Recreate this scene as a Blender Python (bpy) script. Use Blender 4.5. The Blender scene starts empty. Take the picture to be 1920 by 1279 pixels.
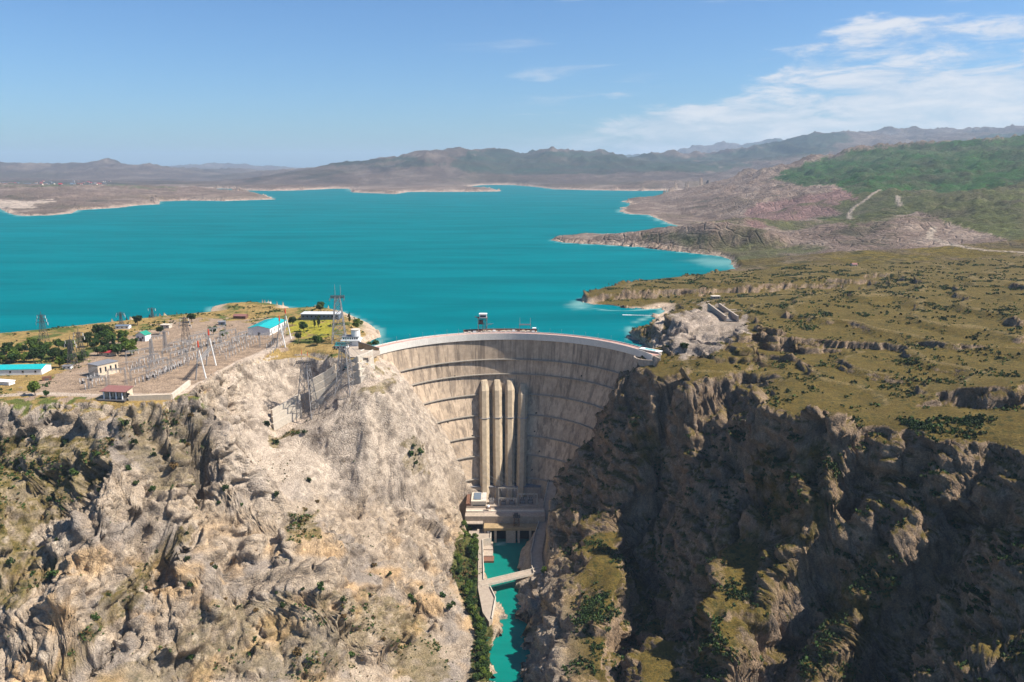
import bpy, bmesh, math, random
import numpy as np
from mathutils import Vector
from mathutils.geometry import delaunay_2d_cdt

# ------------------------------------------------------------------ camera, sky, sun, exposure
rnd = random.Random(7)
sc = bpy.context.scene
FPX = 1493.0                      # focal length in pixels of the 1920 px wide photograph
PITCH = math.atan((640 - 312) / FPX)
CAMH = 175.0                      # camera height above the dam crest (crest = 0)
WATER = -8.0
RIVER = -190.0
cam_d = bpy.data.cameras.new('camera')
cam = bpy.data.objects.new('camera', cam_d)
sc.collection.objects.link(cam)
cam.location = (0, 0, CAMH)
cam.rotation_euler = (math.pi / 2 - PITCH, 0, 0)
cam_d.sensor_width = 36.0
cam_d.lens = 36.0 * FPX / 1920.0
cam_d.clip_start = 1.0
cam_d.clip_end = 120000.0
sc.camera = cam

SUN_EL = math.radians(50.0)
SUN_AHEAD = math.radians(-6.0)    # degrees forward of the camera's right hand
SV = Vector((math.cos(SUN_EL) * math.cos(SUN_AHEAD), math.cos(SUN_EL) * math.sin(SUN_AHEAD), math.sin(SUN_EL)))
sun_d = bpy.data.lights.new('sun', 'SUN')
sun_d.energy = 5.0
sun_d.angle = math.radians(0.53)
sun_d.color = (1.0, 0.94, 0.85)
sun = bpy.data.objects.new('sun', sun_d)
sun.rotation_euler = SV.to_track_quat('Z', 'Y').to_euler()
sun.location = (600, 300, 900)
sc.collection.objects.link(sun)

world = bpy.data.worlds.new('World')
sc.world = world
world.use_nodes = True


class NT:
    """small helper for building node trees"""
    def __init__(self, tree):
        self.t = tree
        tree.nodes.clear()

    def n(self, kind, **kw):
        nd = self.t.nodes.new(kind)
        for k, v in kw.items():
            if k.startswith('i_'):
                nd.inputs[k[2:].replace('_', ' ')].default_value = v
            else:
                setattr(nd, k, v)
        return nd

    def l(self, a, b):
        self.t.links.new(a, b)

    def math(self, op, a, b=None, c=None, clamp=False):
        nd = self.t.nodes.new('ShaderNodeMath')
        nd.operation = op
        nd.use_clamp = clamp
        for i, v in enumerate((a, b, c)):
            if v is None:
                continue
            if isinstance(v, (int, float)):
                nd.inputs[i].default_value = v
            else:
                self.l(v, nd.inputs[i])
        return nd.outputs[0]

    def mix(self, f, a, b, mode='MIX'):
        nd = self.t.nodes.new('ShaderNodeMix')
        nd.data_type = 'RGBA'
        nd.blend_type = mode
        nd.clamp_factor = True
        for sock, v in ((nd.inputs[0], f), (nd.inputs[6], a), (nd.inputs[7], b)):
            if isinstance(v, (int, float)):
                sock.default_value = v
            elif isinstance(v, tuple):
                sock.default_value = (*v[:3], 1)
            else:
                self.l(v, sock)
        return nd.outputs[2]

    def ramp(self, f, lo, hi, a=0.0, b=1.0):
        nd = self.t.nodes.new('ShaderNodeMapRange')
        nd.interpolation_type = 'SMOOTHSTEP'
        self.l(f, nd.inputs[0])
        for i, v in enumerate((lo, hi, a, b)):
            if isinstance(v, (int, float)):
                nd.inputs[1 + i].default_value = v
            else:
                self.l(v, nd.inputs[1 + i])
        return nd.outputs[0]

    def noise(self, vec, scale, detail=4, rough=0.55, dist=0.0):
        nd = self.t.nodes.new('ShaderNodeTexNoise')
        nd.inputs['Scale'].default_value = scale
        nd.inputs['Detail'].default_value = detail
        nd.inputs['Roughness'].default_value = rough
        nd.inputs['Distortion'].default_value = dist
        if vec is not None:
            self.l(vec, nd.inputs['Vector'])
        return nd.outputs[0]

    def scaled(self, vec, s):
        nd = self.t.nodes.new('ShaderNodeVectorMath')
        nd.operation = 'MULTIPLY'
        self.l(vec, nd.inputs[0])
        nd.inputs[1].default_value = s
        return nd.outputs[0]


w = NT(world.node_tree)
sky = w.n('ShaderNodeTexSky', sky_type='NISHITA')
sky.sun_disc = False
sky.sun_elevation = SUN_EL
sky.sun_rotation = math.pi / 2 - SUN_AHEAD
sky.altitude = 400
sky.air_density = 1.0
sky.dust_density = 1.0
sky.ozone_density = 2.0
tc = w.n('ShaderNodeTexCoord')
sep = w.n('ShaderNodeSeparateXYZ')
w.l(tc.outputs['Generated'], sep.inputs[0])
az = w.math('ARCTAN2', sep.outputs[0], sep.outputs[1])
el = w.math('ARCSINE', sep.outputs[2])
comb = w.n('ShaderNodeCombineXYZ')
w.l(w.math('MULTIPLY', az, 4.0), comb.inputs[0])
w.l(w.math('MULTIPLY', el, 17.0), comb.inputs[1])
comb.inputs[2].default_value = 3.3
big = w.noise(comb.outputs[0], 1.0, 8, 0.56, 0.25)
fine = w.noise(comb.outputs[0], 3.4, 7, 0.62, 0.4)
# a bank of cloud over the mountains on the right: its top climbs with the azimuth
top = w.ramp(az, -0.02, 0.46, 0.045, 0.152)
inside = w.math('SUBTRACT', top, el)
bank = w.ramp(inside, -0.05, 0.085, -0.33, 0.26)
dens = w.math('ADD', w.math('ADD', big, bank), w.math('MULTIPLY', w.math('SUBTRACT', fine, 0.5), 0.75))
cov = w.ramp(dens, 0.44, 0.66)
azm = w.ramp(az, -0.06, 0.22)
cov = w.math('MULTIPLY', cov, azm)
# thin wisps higher up
comb2 = w.n('ShaderNodeCombineXYZ')
w.l(w.math('MULTIPLY', az, 3.0), comb2.inputs[0])
w.l(w.math('MULTIPLY', el, 24.0), comb2.inputs[1])
comb2.inputs[2].default_value = 9.1
wis = w.noise(comb2.outputs[0], 1.6, 7, 0.6, 0.5)
wisp = w.math('MULTIPLY', w.ramp(wis, 0.58, 0.74), w.ramp(az, -0.12, 0.15, 0.0, 0.8))
cov = w.math('MAXIMUM', cov, wisp)
cov = w.math('MULTIPLY', cov, w.ramp(el, -0.01, 0.02))
cov = w.math('MULTIPLY', cov, w.ramp(fine, 0.25, 0.7, 0.42, 0.85))
bg1 = w.n('ShaderNodeBackground')
skc = w.mix(1.0, sky.outputs[0], (0.70, 1.0, 1.32), 'MULTIPLY')
w.l(skc, bg1.inputs[0])
bg1.inputs[1].default_value = 0.058
bg2 = w.n('ShaderNodeBackground')
shade = w.mix(w.ramp(fine, 0.3, 0.7), (0.70, 0.75, 0.84), (0.93, 0.93, 0.95))
w.l(shade, bg2.inputs[0])
bg2.inputs[1].default_value = 0.52
ms = w.n('ShaderNodeMixShader')
w.l(cov, ms.inputs[0])
w.l(bg1.outputs[0], ms.inputs[1])
w.l(bg2.outputs[0], ms.inputs[2])
wo = w.n('ShaderNodeOutputWorld')
w.l(ms.outputs[0], wo.inputs[0])

vs = sc.view_settings
vs.view_transform = 'Standard'
vs.look = 'None'
vs.exposure = 0.85
vs.gamma = 1.0
vs.use_curve_mapping = False
sc.cycles.max_bounces = 6
sc.cycles.diffuse_bounces = 2
sc.cycles.volume_bounces = 0
sc.cycles.use_adaptive_sampling = True
sc.cycles.adaptive_threshold = 0.025
sc.cycles.transparent_max_bounces = 8

# ------------------------------------------------------------------ tools
CP, SP = math.cos(PITCH), math.sin(PITCH)
COL = sc.collection


def ray(px, py):
    u = (px - 960.0) / FPX
    v = -(py - 639.5) / FPX
    return u, CP + v * SP, -SP + v * CP


def pz(px, py, z):
    """the point at height z seen at that place of the photograph"""
    a, b, c = ray(px, py)
    t = (z - CAMH) / c
    return (a * t, b * t, z)


def pY(px, py, y):
    a, b, c = ray(px, py)
    t = y / b
    return (a * t, y, CAMH + c * t)


def to_px(x, y, z):
    dz = z - CAMH
    d = y * CP - dz * SP
    d = np.maximum(d, 1.0)
    up = y * SP + dz * CP
    return 960.0 + FPX * x / d, 639.5 - FPX * up / d


def sstep(a, b, x):
    t = np.clip((x - a) / (b - a), 0, 1)
    return t * t * (3 - 2 * t)


_rs = np.random.RandomState(11)
_perm = np.concatenate([_rs.permutation(256)] * 3).astype(np.int32)
_g = _rs.normal(size=(256, 3)).astype(np.float32)
_g /= np.linalg.norm(_g, axis=1)[:, None]
_gx, _gy, _gz = [np.ascontiguousarray(_g[:, i]) for i in range(3)]


def gnoise(x, y, z):
    """gradient noise, about -0.7 .. 0.7"""
    x = np.asarray(x, np.float32); y = np.asarray(y, np.float32); z = np.asarray(z, np.float32)
    xi = np.floor(x).astype(np.int32); yi = np.floor(y).astype(np.int32); zi = np.floor(z).astype(np.int32)
    fx = x - xi; fy = y - yi; fz = z - zi
    xi &= 255; yi &= 255; zi &= 255
    ux = fx * fx * (3 - 2 * fx); uy = fy * fy * (3 - 2 * fy); uz = fz * fz * (3 - 2 * fz)
    out = 0
    for dx in (0, 1):
        wx = ux if dx else 1 - ux
        px_ = _perm[xi + dx]
        for dy in (0, 1):
            wxy = wx * (uy if dy else 1 - uy)
            pxy = _perm[px_ + yi + dy]
            for dz in (0, 1):
                h = _perm[pxy + zi + dz]
                dot = _gx[h] * (fx - dx) + _gy[h] * (fy - dy) + _gz[h] * (fz - dz)
                out = out + wxy * (uz if dz else 1 - uz) * dot
    return out * 1.3


def fbm(x, y, z, octs=4, gain=0.5):
    s = 0; a = 1.0; f = 1.0
    for i in range(octs):
        s = s + a * gnoise(x * f + 17.3 * i, y * f + 5.1 * i, z * f + 9.7 * i)
        a *= gain; f *= 2.03
    return s


def ridged(x, y, z, octs=4, gain=0.5):
    s = 0; a = 1.0; f = 1.0; tot = 0
    for i in range(octs):
        s = s + a * (1 - 2.2 * np.abs(gnoise(x * f + 31.3 * i, y * f + 7.7 * i, z * f + 3.9 * i)))
        tot += a; a *= gain; f *= 2.07
    return s / tot


_cj = _rs.rand(256, 4).astype(np.float32)


def cells(x, y, z):
    """jittered blocks: distance to the crack between blocks, a random value per block and the tilt of its own plane"""
    x = np.asarray(x, np.float32); y = np.asarray(y, np.float32); z = np.asarray(z, np.float32)
    bx = np.floor(x - 0.5).astype(np.int32); by = np.floor(y - 0.5).astype(np.int32); bz = np.floor(z - 0.5).astype(np.int32)
    f1 = np.full(x.shape, 9.0, np.float32); f2 = f1.copy(); val = np.zeros_like(f1); til = np.zeros_like(f1)
    for dx in (0, 1):
        for dy in (0, 1):
            for dz in (0, 1):
                cx = bx + dx; cy = by + dy; cz = bz + dz
                h = _perm[_perm[_perm[cx & 255] + (cy & 255)] + (cz & 255)]
                j = _cj[h]
                ex = x - (cx + 0.15 + 0.7 * j[:, 0]); ey = y - (cy + 0.15 + 0.7 * j[:, 1]); ez = z - (cz + 0.15 + 0.7 * j[:, 2])
                d = ex * ex + ey * ey + ez * ez
                m = d < f1
                f2 = np.where(m, f1, np.minimum(f2, d))
                val = np.where(m, j[:, 3], val)
                til = np.where(m, _gx[h] * ex + _gy[h] * ey + _gz[h] * ez, til)
                f1 = np.where(m, d, f1)
    return np.sqrt(f2) - np.sqrt(f1), val, til


def in_poly(px, py, poly):
    r = np.zeros(px.shape, bool)
    n = len(poly)
    for i in range(n):
        x0, y0 = poly[i]; x1, y1 = poly[(i + 1) % n]
        if y0 == y1:
            continue
        c = ((y0 > py) != (y1 > py)) & (px < (x1 - x0) * (py - y0) / (y1 - y0) + x0)
        r ^= c
    return r


def line_dist(x, y, pts, closed=False):
    d = np.full(x.shape, 1e12)
    n = len(pts)
    for i in range(n if closed else n - 1):
        x0, y0 = pts[i]; x1, y1 = pts[(i + 1) % n]
        ex, ey = x1 - x0, y1 - y0
        L = ex * ex + ey * ey + 1e-9
        t = np.clip(((x - x0) * ex + (y - y0) * ey) / L, 0, 1)
        d = np.minimum(d, (x - x0 - t * ex) ** 2 + (y - y0 - t * ey) ** 2)
    return np.sqrt(d)


def densify(pts, step):
    out = []
    for a, b in zip(pts[:-1], pts[1:]):
        n = max(1, int(math.dist(a[:2], b[:2]) / step))
        for k in range(n):
            t = k / n
            out.append(tuple(a[i] * (1 - t) + b[i] * t for i in range(3)))
    out.append(tuple(pts[-1]))
    return out


def tin_raster(pts, xs, ys):
    """triangulate survey points (x,y,z) and read heights on the grid xs * ys"""
    seen, P = set(), []
    for p in pts:
        k = (round(p[0], 3), round(p[1], 3))
        if k not in seen:
            seen.add(k); P.append(p)
    r = delaunay_2d_cdt([Vector((p[0], p[1])) for p in P], [], [], 0, 1e-7)
    vz = [P[o[0]][2] if o else 0.0 for o in r[3]]
    Z = np.full((len(ys), len(xs)), np.nan)
    for f in r[2]:
        (ax, ay), (bx, by), (cx, cy) = [r[0][i] for i in f]
        i0, i1 = np.searchsorted(xs, [min(ax, bx, cx), max(ax, bx, cx)])
        j0, j1 = np.searchsorted(ys, [min(ay, by, cy), max(ay, by, cy)])
        i1 = min(i1 + 1, len(xs)); j1 = min(j1 + 1, len(ys))
        if i0 >= i1 or j0 >= j1:
            continue
        den = (by - cy) * (ax - cx) + (cx - bx) * (ay - cy)
        if abs(den) < 1e-12:
            continue
        X, Y = np.meshgrid(xs[i0:i1], ys[j0:j1])
        l1 = ((by - cy) * (X - cx) + (cx - bx) * (Y - cy)) / den
        l2 = ((cy - ay) * (X - cx) + (ax - cx) * (Y - cy)) / den
        l3 = 1 - l1 - l2
        m = (l1 >= -1e-6) & (l2 >= -1e-6) & (l3 >= -1e-6)
        za, zb, zc = [vz[i] for i in f]
        sub = Z[j0:j1, i0:i1]
        sub[m] = (l1 * za + l2 * zb + l3 * zc)[m]
    return np.where(np.isnan(Z), 0.0, Z)


def blur(Z, k):
    for ax in (0, 1):
        pad = [(0, 0), (0, 0)]; pad[ax] = (k + 1, k)
        c = np.cumsum(np.pad(Z, pad, mode='edge'), axis=ax)
        n = Z.shape[ax]
        if ax == 0:
            Z = (c[2 * k + 1:2 * k + 1 + n] - c[:n]) / (2 * k + 1)
        else:
            Z = (c[:, 2 * k + 1:2 * k + 1 + n] - c[:, :n]) / (2 * k + 1)
    return Z


def bil(Z, x0, dx, y0, dy, x, y):
    fx = np.clip((x - x0) / dx, 0, Z.shape[1] - 1.001)
    fy = np.clip((y - y0) / dy, 0, Z.shape[0] - 1.001)
    i = fx.astype(int); j = fy.astype(int)
    fx = fx - i; fy = fy - j
    return (Z[j, i] * (1 - fx) + Z[j, i + 1] * fx) * (1 - fy) + (Z[j + 1, i] * (1 - fx) + Z[j + 1, i + 1] * fx) * fy


def grid_mesh(name, V, rows, cols, mat, attrs=None, smooth=True, parent=None):
    idx = np.arange(rows * cols, dtype=np.int32).reshape(rows, cols)
    q = np.stack([idx[:-1, :-1], idx[:-1, 1:], idx[1:, 1:], idx[1:, :-1]], -1).reshape(-1, 4)
    me = bpy.data.meshes.new(name)
    me.vertices.add(rows * cols)
    me.vertices.foreach_set('co', V.astype(np.float32).ravel())
    me.loops.add(q.size)
    me.loops.foreach_set('vertex_index', q.ravel())
    me.polygons.add(len(q))
    me.polygons.foreach_set('loop_start', np.arange(0, q.size, 4, dtype=np.int32))
    me.polygons.foreach_set('loop_total', np.full(len(q), 4, np.int32))
    me.polygons.foreach_set('use_smooth', np.full(len(q), smooth))
    me.update(calc_edges=True)
    for k, a in (attrs or {}).items():
        if a.ndim == 2:
            at = me.attributes.new(k, 'FLOAT_COLOR', 'POINT')
            at.data.foreach_set('color', np.concatenate([a, np.ones((len(a), 1))], 1).astype(np.float32).ravel())
        else:
            at = me.attributes.new(k, 'FLOAT', 'POINT')
            at.data.foreach_set('value', a.astype(np.float32))
    me.materials.append(mat)
    o = bpy.data.objects.new(name, me)
    COL.objects.link(o)
    if parent:
        o.parent = parent
    return o


class MB:
    """collects boxes, bars, prisms and sheets that build() links as ONE mesh object"""
    def __init__(self):
        self.v = []; self.f = []

    def add(self, vs, fs):
        b = len(self.v)
        self.v += [tuple(p) for p in vs]
        self.f += [tuple(b + i for i in f) for f in fs]
        return self

    def box(self, x0, x1, y0, y1, z0, z1):
        vs = [(x, y, z) for z in (z0, z1) for y in (y0, y1) for x in (x0, x1)]
        return self.add(vs, [(0, 2, 3, 1), (4, 5, 7, 6), (0, 1, 5, 4), (2, 6, 7, 3), (0, 4, 6, 2), (1, 3, 7, 5)])

    def bar(self, a, b, r=0.2, n=4, r2=None):
        a = Vector(a); b = Vector(b)
        d = (b - a)
        if d.length < 1e-6:
            return self
        d.normalize()
        s = d.cross(Vector((0, 0, 1)))
        if s.length < 1e-3:
            s = d.cross(Vector((0, 1, 0)))
        s.normalize(); t = d.cross(s)
        vs = []
        for p, rr in ((a, r), (b, r if r2 is None else r2)):
            for k in range(n):
                an = 2 * math.pi * (k + 0.5) / n
                vs.append(p + s * (rr * math.cos(an)) + t * (rr * math.sin(an)))
        fs = [(k, (k + 1) % n, n + (k + 1) % n, n + k) for k in range(n)]
        fs += [tuple(range(n - 1, -1, -1)), tuple(range(n, 2 * n))]
        return self.add(vs, fs)

    def cyl(self, x, y, z0, z1, r, n=12, r2=None):
        return self.bar((x, y, z0), (x, y, z1), r, n, r2)

    def prism(self, poly, z0, z1):
        n = len(poly)
        z0s = z0 if isinstance(z0, (list, tuple)) else [z0] * n
        z1s = z1 if isinstance(z1, (list, tuple)) else [z1] * n
        vs = [(p[0], p[1], z0s[i]) for i, p in enumerate(poly)] + [(p[0], p[1], z1s[i]) for i, p in enumerate(poly)]
        fs = [tuple(range(n - 1, -1, -1)), tuple(range(n, 2 * n))] + [(k, (k + 1) % n, n + (k + 1) % n, n + k) for k in range(n)]
        return self.add(vs, fs)

    def sweep(self, path, prof, closed=True):
        """prof: (offset to the right of the path, up) pairs, carried along the path points"""
        n = len(prof); P = [Vector(p) for p in path]
        vs = []
        for i, p in enumerate(P):
            d = (P[min(i + 1, len(P) - 1)] - P[max(i - 1, 0)])
            d.z = 0
            d.normalize()
            s = Vector((d.y, -d.x, 0))
            for a, b in prof:
                vs.append(p + s * a + Vector((0, 0, b)))
        fs = []
        for i in range(len(P) - 1):
            for k in range(n if closed else n - 1):
                k2 = (k + 1) % n
                fs.append((i * n + k, i * n + k2, (i + 1) * n + k2, (i + 1) * n + k))
        if closed:
            fs.append(tuple(range(n)))
            fs.append(tuple((len(P) - 1) * n + k for k in range(n - 1, -1, -1)))
        return self.add(vs, fs)

    def mesh(self, name, mat, smooth=False):
        me = bpy.data.meshes.new(name)
        me.from_pydata(self.v, [], self.f)
        me.update()
        bm = bmesh.new(); bm.from_mesh(me)
        bmesh.ops.recalc_face_normals(bm, faces=bm.faces)
        bm.to_mesh(me); bm.free()
        if smooth:
            me.polygons.foreach_set('use_smooth', [True] * len(me.polygons))
        if mat:
            me.materials.append(mat)
        return me

    def build(self, name, mat, parent=None, smooth=False, **props):
        o = bpy.data.objects.new(name, self.mesh(name, mat, smooth))
        COL.objects.link(o)
        if parent:
            o.parent = parent
        for k, v in props.items():
            o[k] = v
        return o


def thing(name, label, cat, loc=(0, 0, 0), rz=0.0, group=None):
    o = bpy.data.objects.new(name, None)
    o.empty_display_size = 1
    COL.objects.link(o)
    o.location = loc
    o.rotation_euler = (0, 0, rz)
    o['label'] = label; o['category'] = cat
    if group:
        o['group'] = group
    return o


def tag(o, label, cat, group=None):
    o['label'] = label; o['category'] = cat
    if group:
        o['group'] = group
    return o


_ONES = ['', 'first', 'second', 'third', 'fourth', 'fifth', 'sixth', 'seventh', 'eighth', 'ninth', 'tenth', 'eleventh', 'twelfth', 'thirteenth', 'fourteenth', 'fifteenth', 'sixteenth', 'seventeenth', 'eighteenth', 'nineteenth']
_TENS = ['', '', 'twent', 'thirt', 'fort', 'fift', 'sixt', 'sevent', 'eight', 'ninet']


def nth(n):
    if n < 20:
        return _ONES[n]
    if n % 10 == 0:
        return _TENS[n // 10] + 'ieth'
    return _TENS[n // 10] + 'y-' + _ONES[n % 10]


def structure(o):
    o['kind'] = 'structure'
    return o


def stuff(o, label=None, cat=None):
    o['kind'] = 'stuff'
    if label:
        o['label'] = label; o['category'] = cat
    return o


def copy_tree(o, parent=None):
    c = o.copy(); COL.objects.link(c)
    if parent:
        c.parent = parent
    for ch in list(o.children):
        copy_tree(ch, c)
    return c


def mat(name, color, rough=0.85, var=0.18, scale=0.6, metal=0.0, bump=0.0, streak=0.0, dirt=None, spec=0.25, rand=0.0, lime=0.0):
    """painted or weathered surface: base colour with blotches, vertical streaks and fine relief"""
    m = bpy.data.materials.new(name)
    m.use_nodes = True
    t = NT(m.node_tree)
    out = t.n('ShaderNodeOutputMaterial')
    bs = t.n('ShaderNodeBsdfPrincipled')
    t.l(bs.outputs[0], out.inputs[0])
    bs.inputs['Roughness'].default_value = rough
    bs.inputs['Metallic'].default_value = metal
    bs.inputs['Specular IOR Level'].default_value = spec
    geo = t.n('ShaderNodeNewGeometry')
    pos = geo.outputs['Position']
    n1 = t.noise(pos, scale, 5, 0.6)
    n2 = t.noise(pos, scale * 0.17, 4, 0.55)
    c = t.mix(t.ramp(n1, 0.25, 0.75), tuple(x * (1 - var) for x in color), tuple(min(1, x * (1 + var)) for x in color))
    d = dirt or tuple(x * 0.55 for x in color)
    c = t.mix(t.ramp(n2, 0.5, 0.8, 0, 0.55 if dirt else var), c, d)
    if streak:
        sv = t.scaled(pos, (1.0, 1.0, 0.05))
        n3 = t.noise(sv, scale * 1.2, 4, 0.65)
        c = t.mix(t.ramp(n3, 0.52, 0.72, 0, streak), c, d)
        if streak > 0.6:
            n5 = t.noise(t.scaled(pos, (1.0, 1.0, 0.02)), 0.16, 6, 0.7)
            c = t.mix(t.ramp(n5, 0.50, 0.60, 0, 0.6), c, d)
    if lime:
        n4 = t.noise(t.scaled(pos, (1.3, 1.3, 0.035)), 0.5, 5, 0.7)
        c = t.mix(t.math('MULTIPLY', t.ramp(n4, 0.58, 0.74), t.ramp(n2, 0.35, 0.6, 0.0, lime)), c, (0.62, 0.57, 0.50))
    if rand:
        oi = t.n('ShaderNodeObjectInfo')
        c = t.mix(1.0, c, t.mix(oi.outputs['Random'], (1 - rand,) * 3, (1 + rand,) * 3), 'MULTIPLY')
    t.l(c, bs.inputs['Base Color'])
    if bump:
        bp = t.n('ShaderNodeBump')
        bp.inputs['Strength'].default_value = 0.6
        bp.inputs['Distance'].default_value = bump
        t.l(n1, bp.inputs['Height'])
        t.l(bp.outputs[0], bs.inputs['Normal'])
    return m

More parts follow.
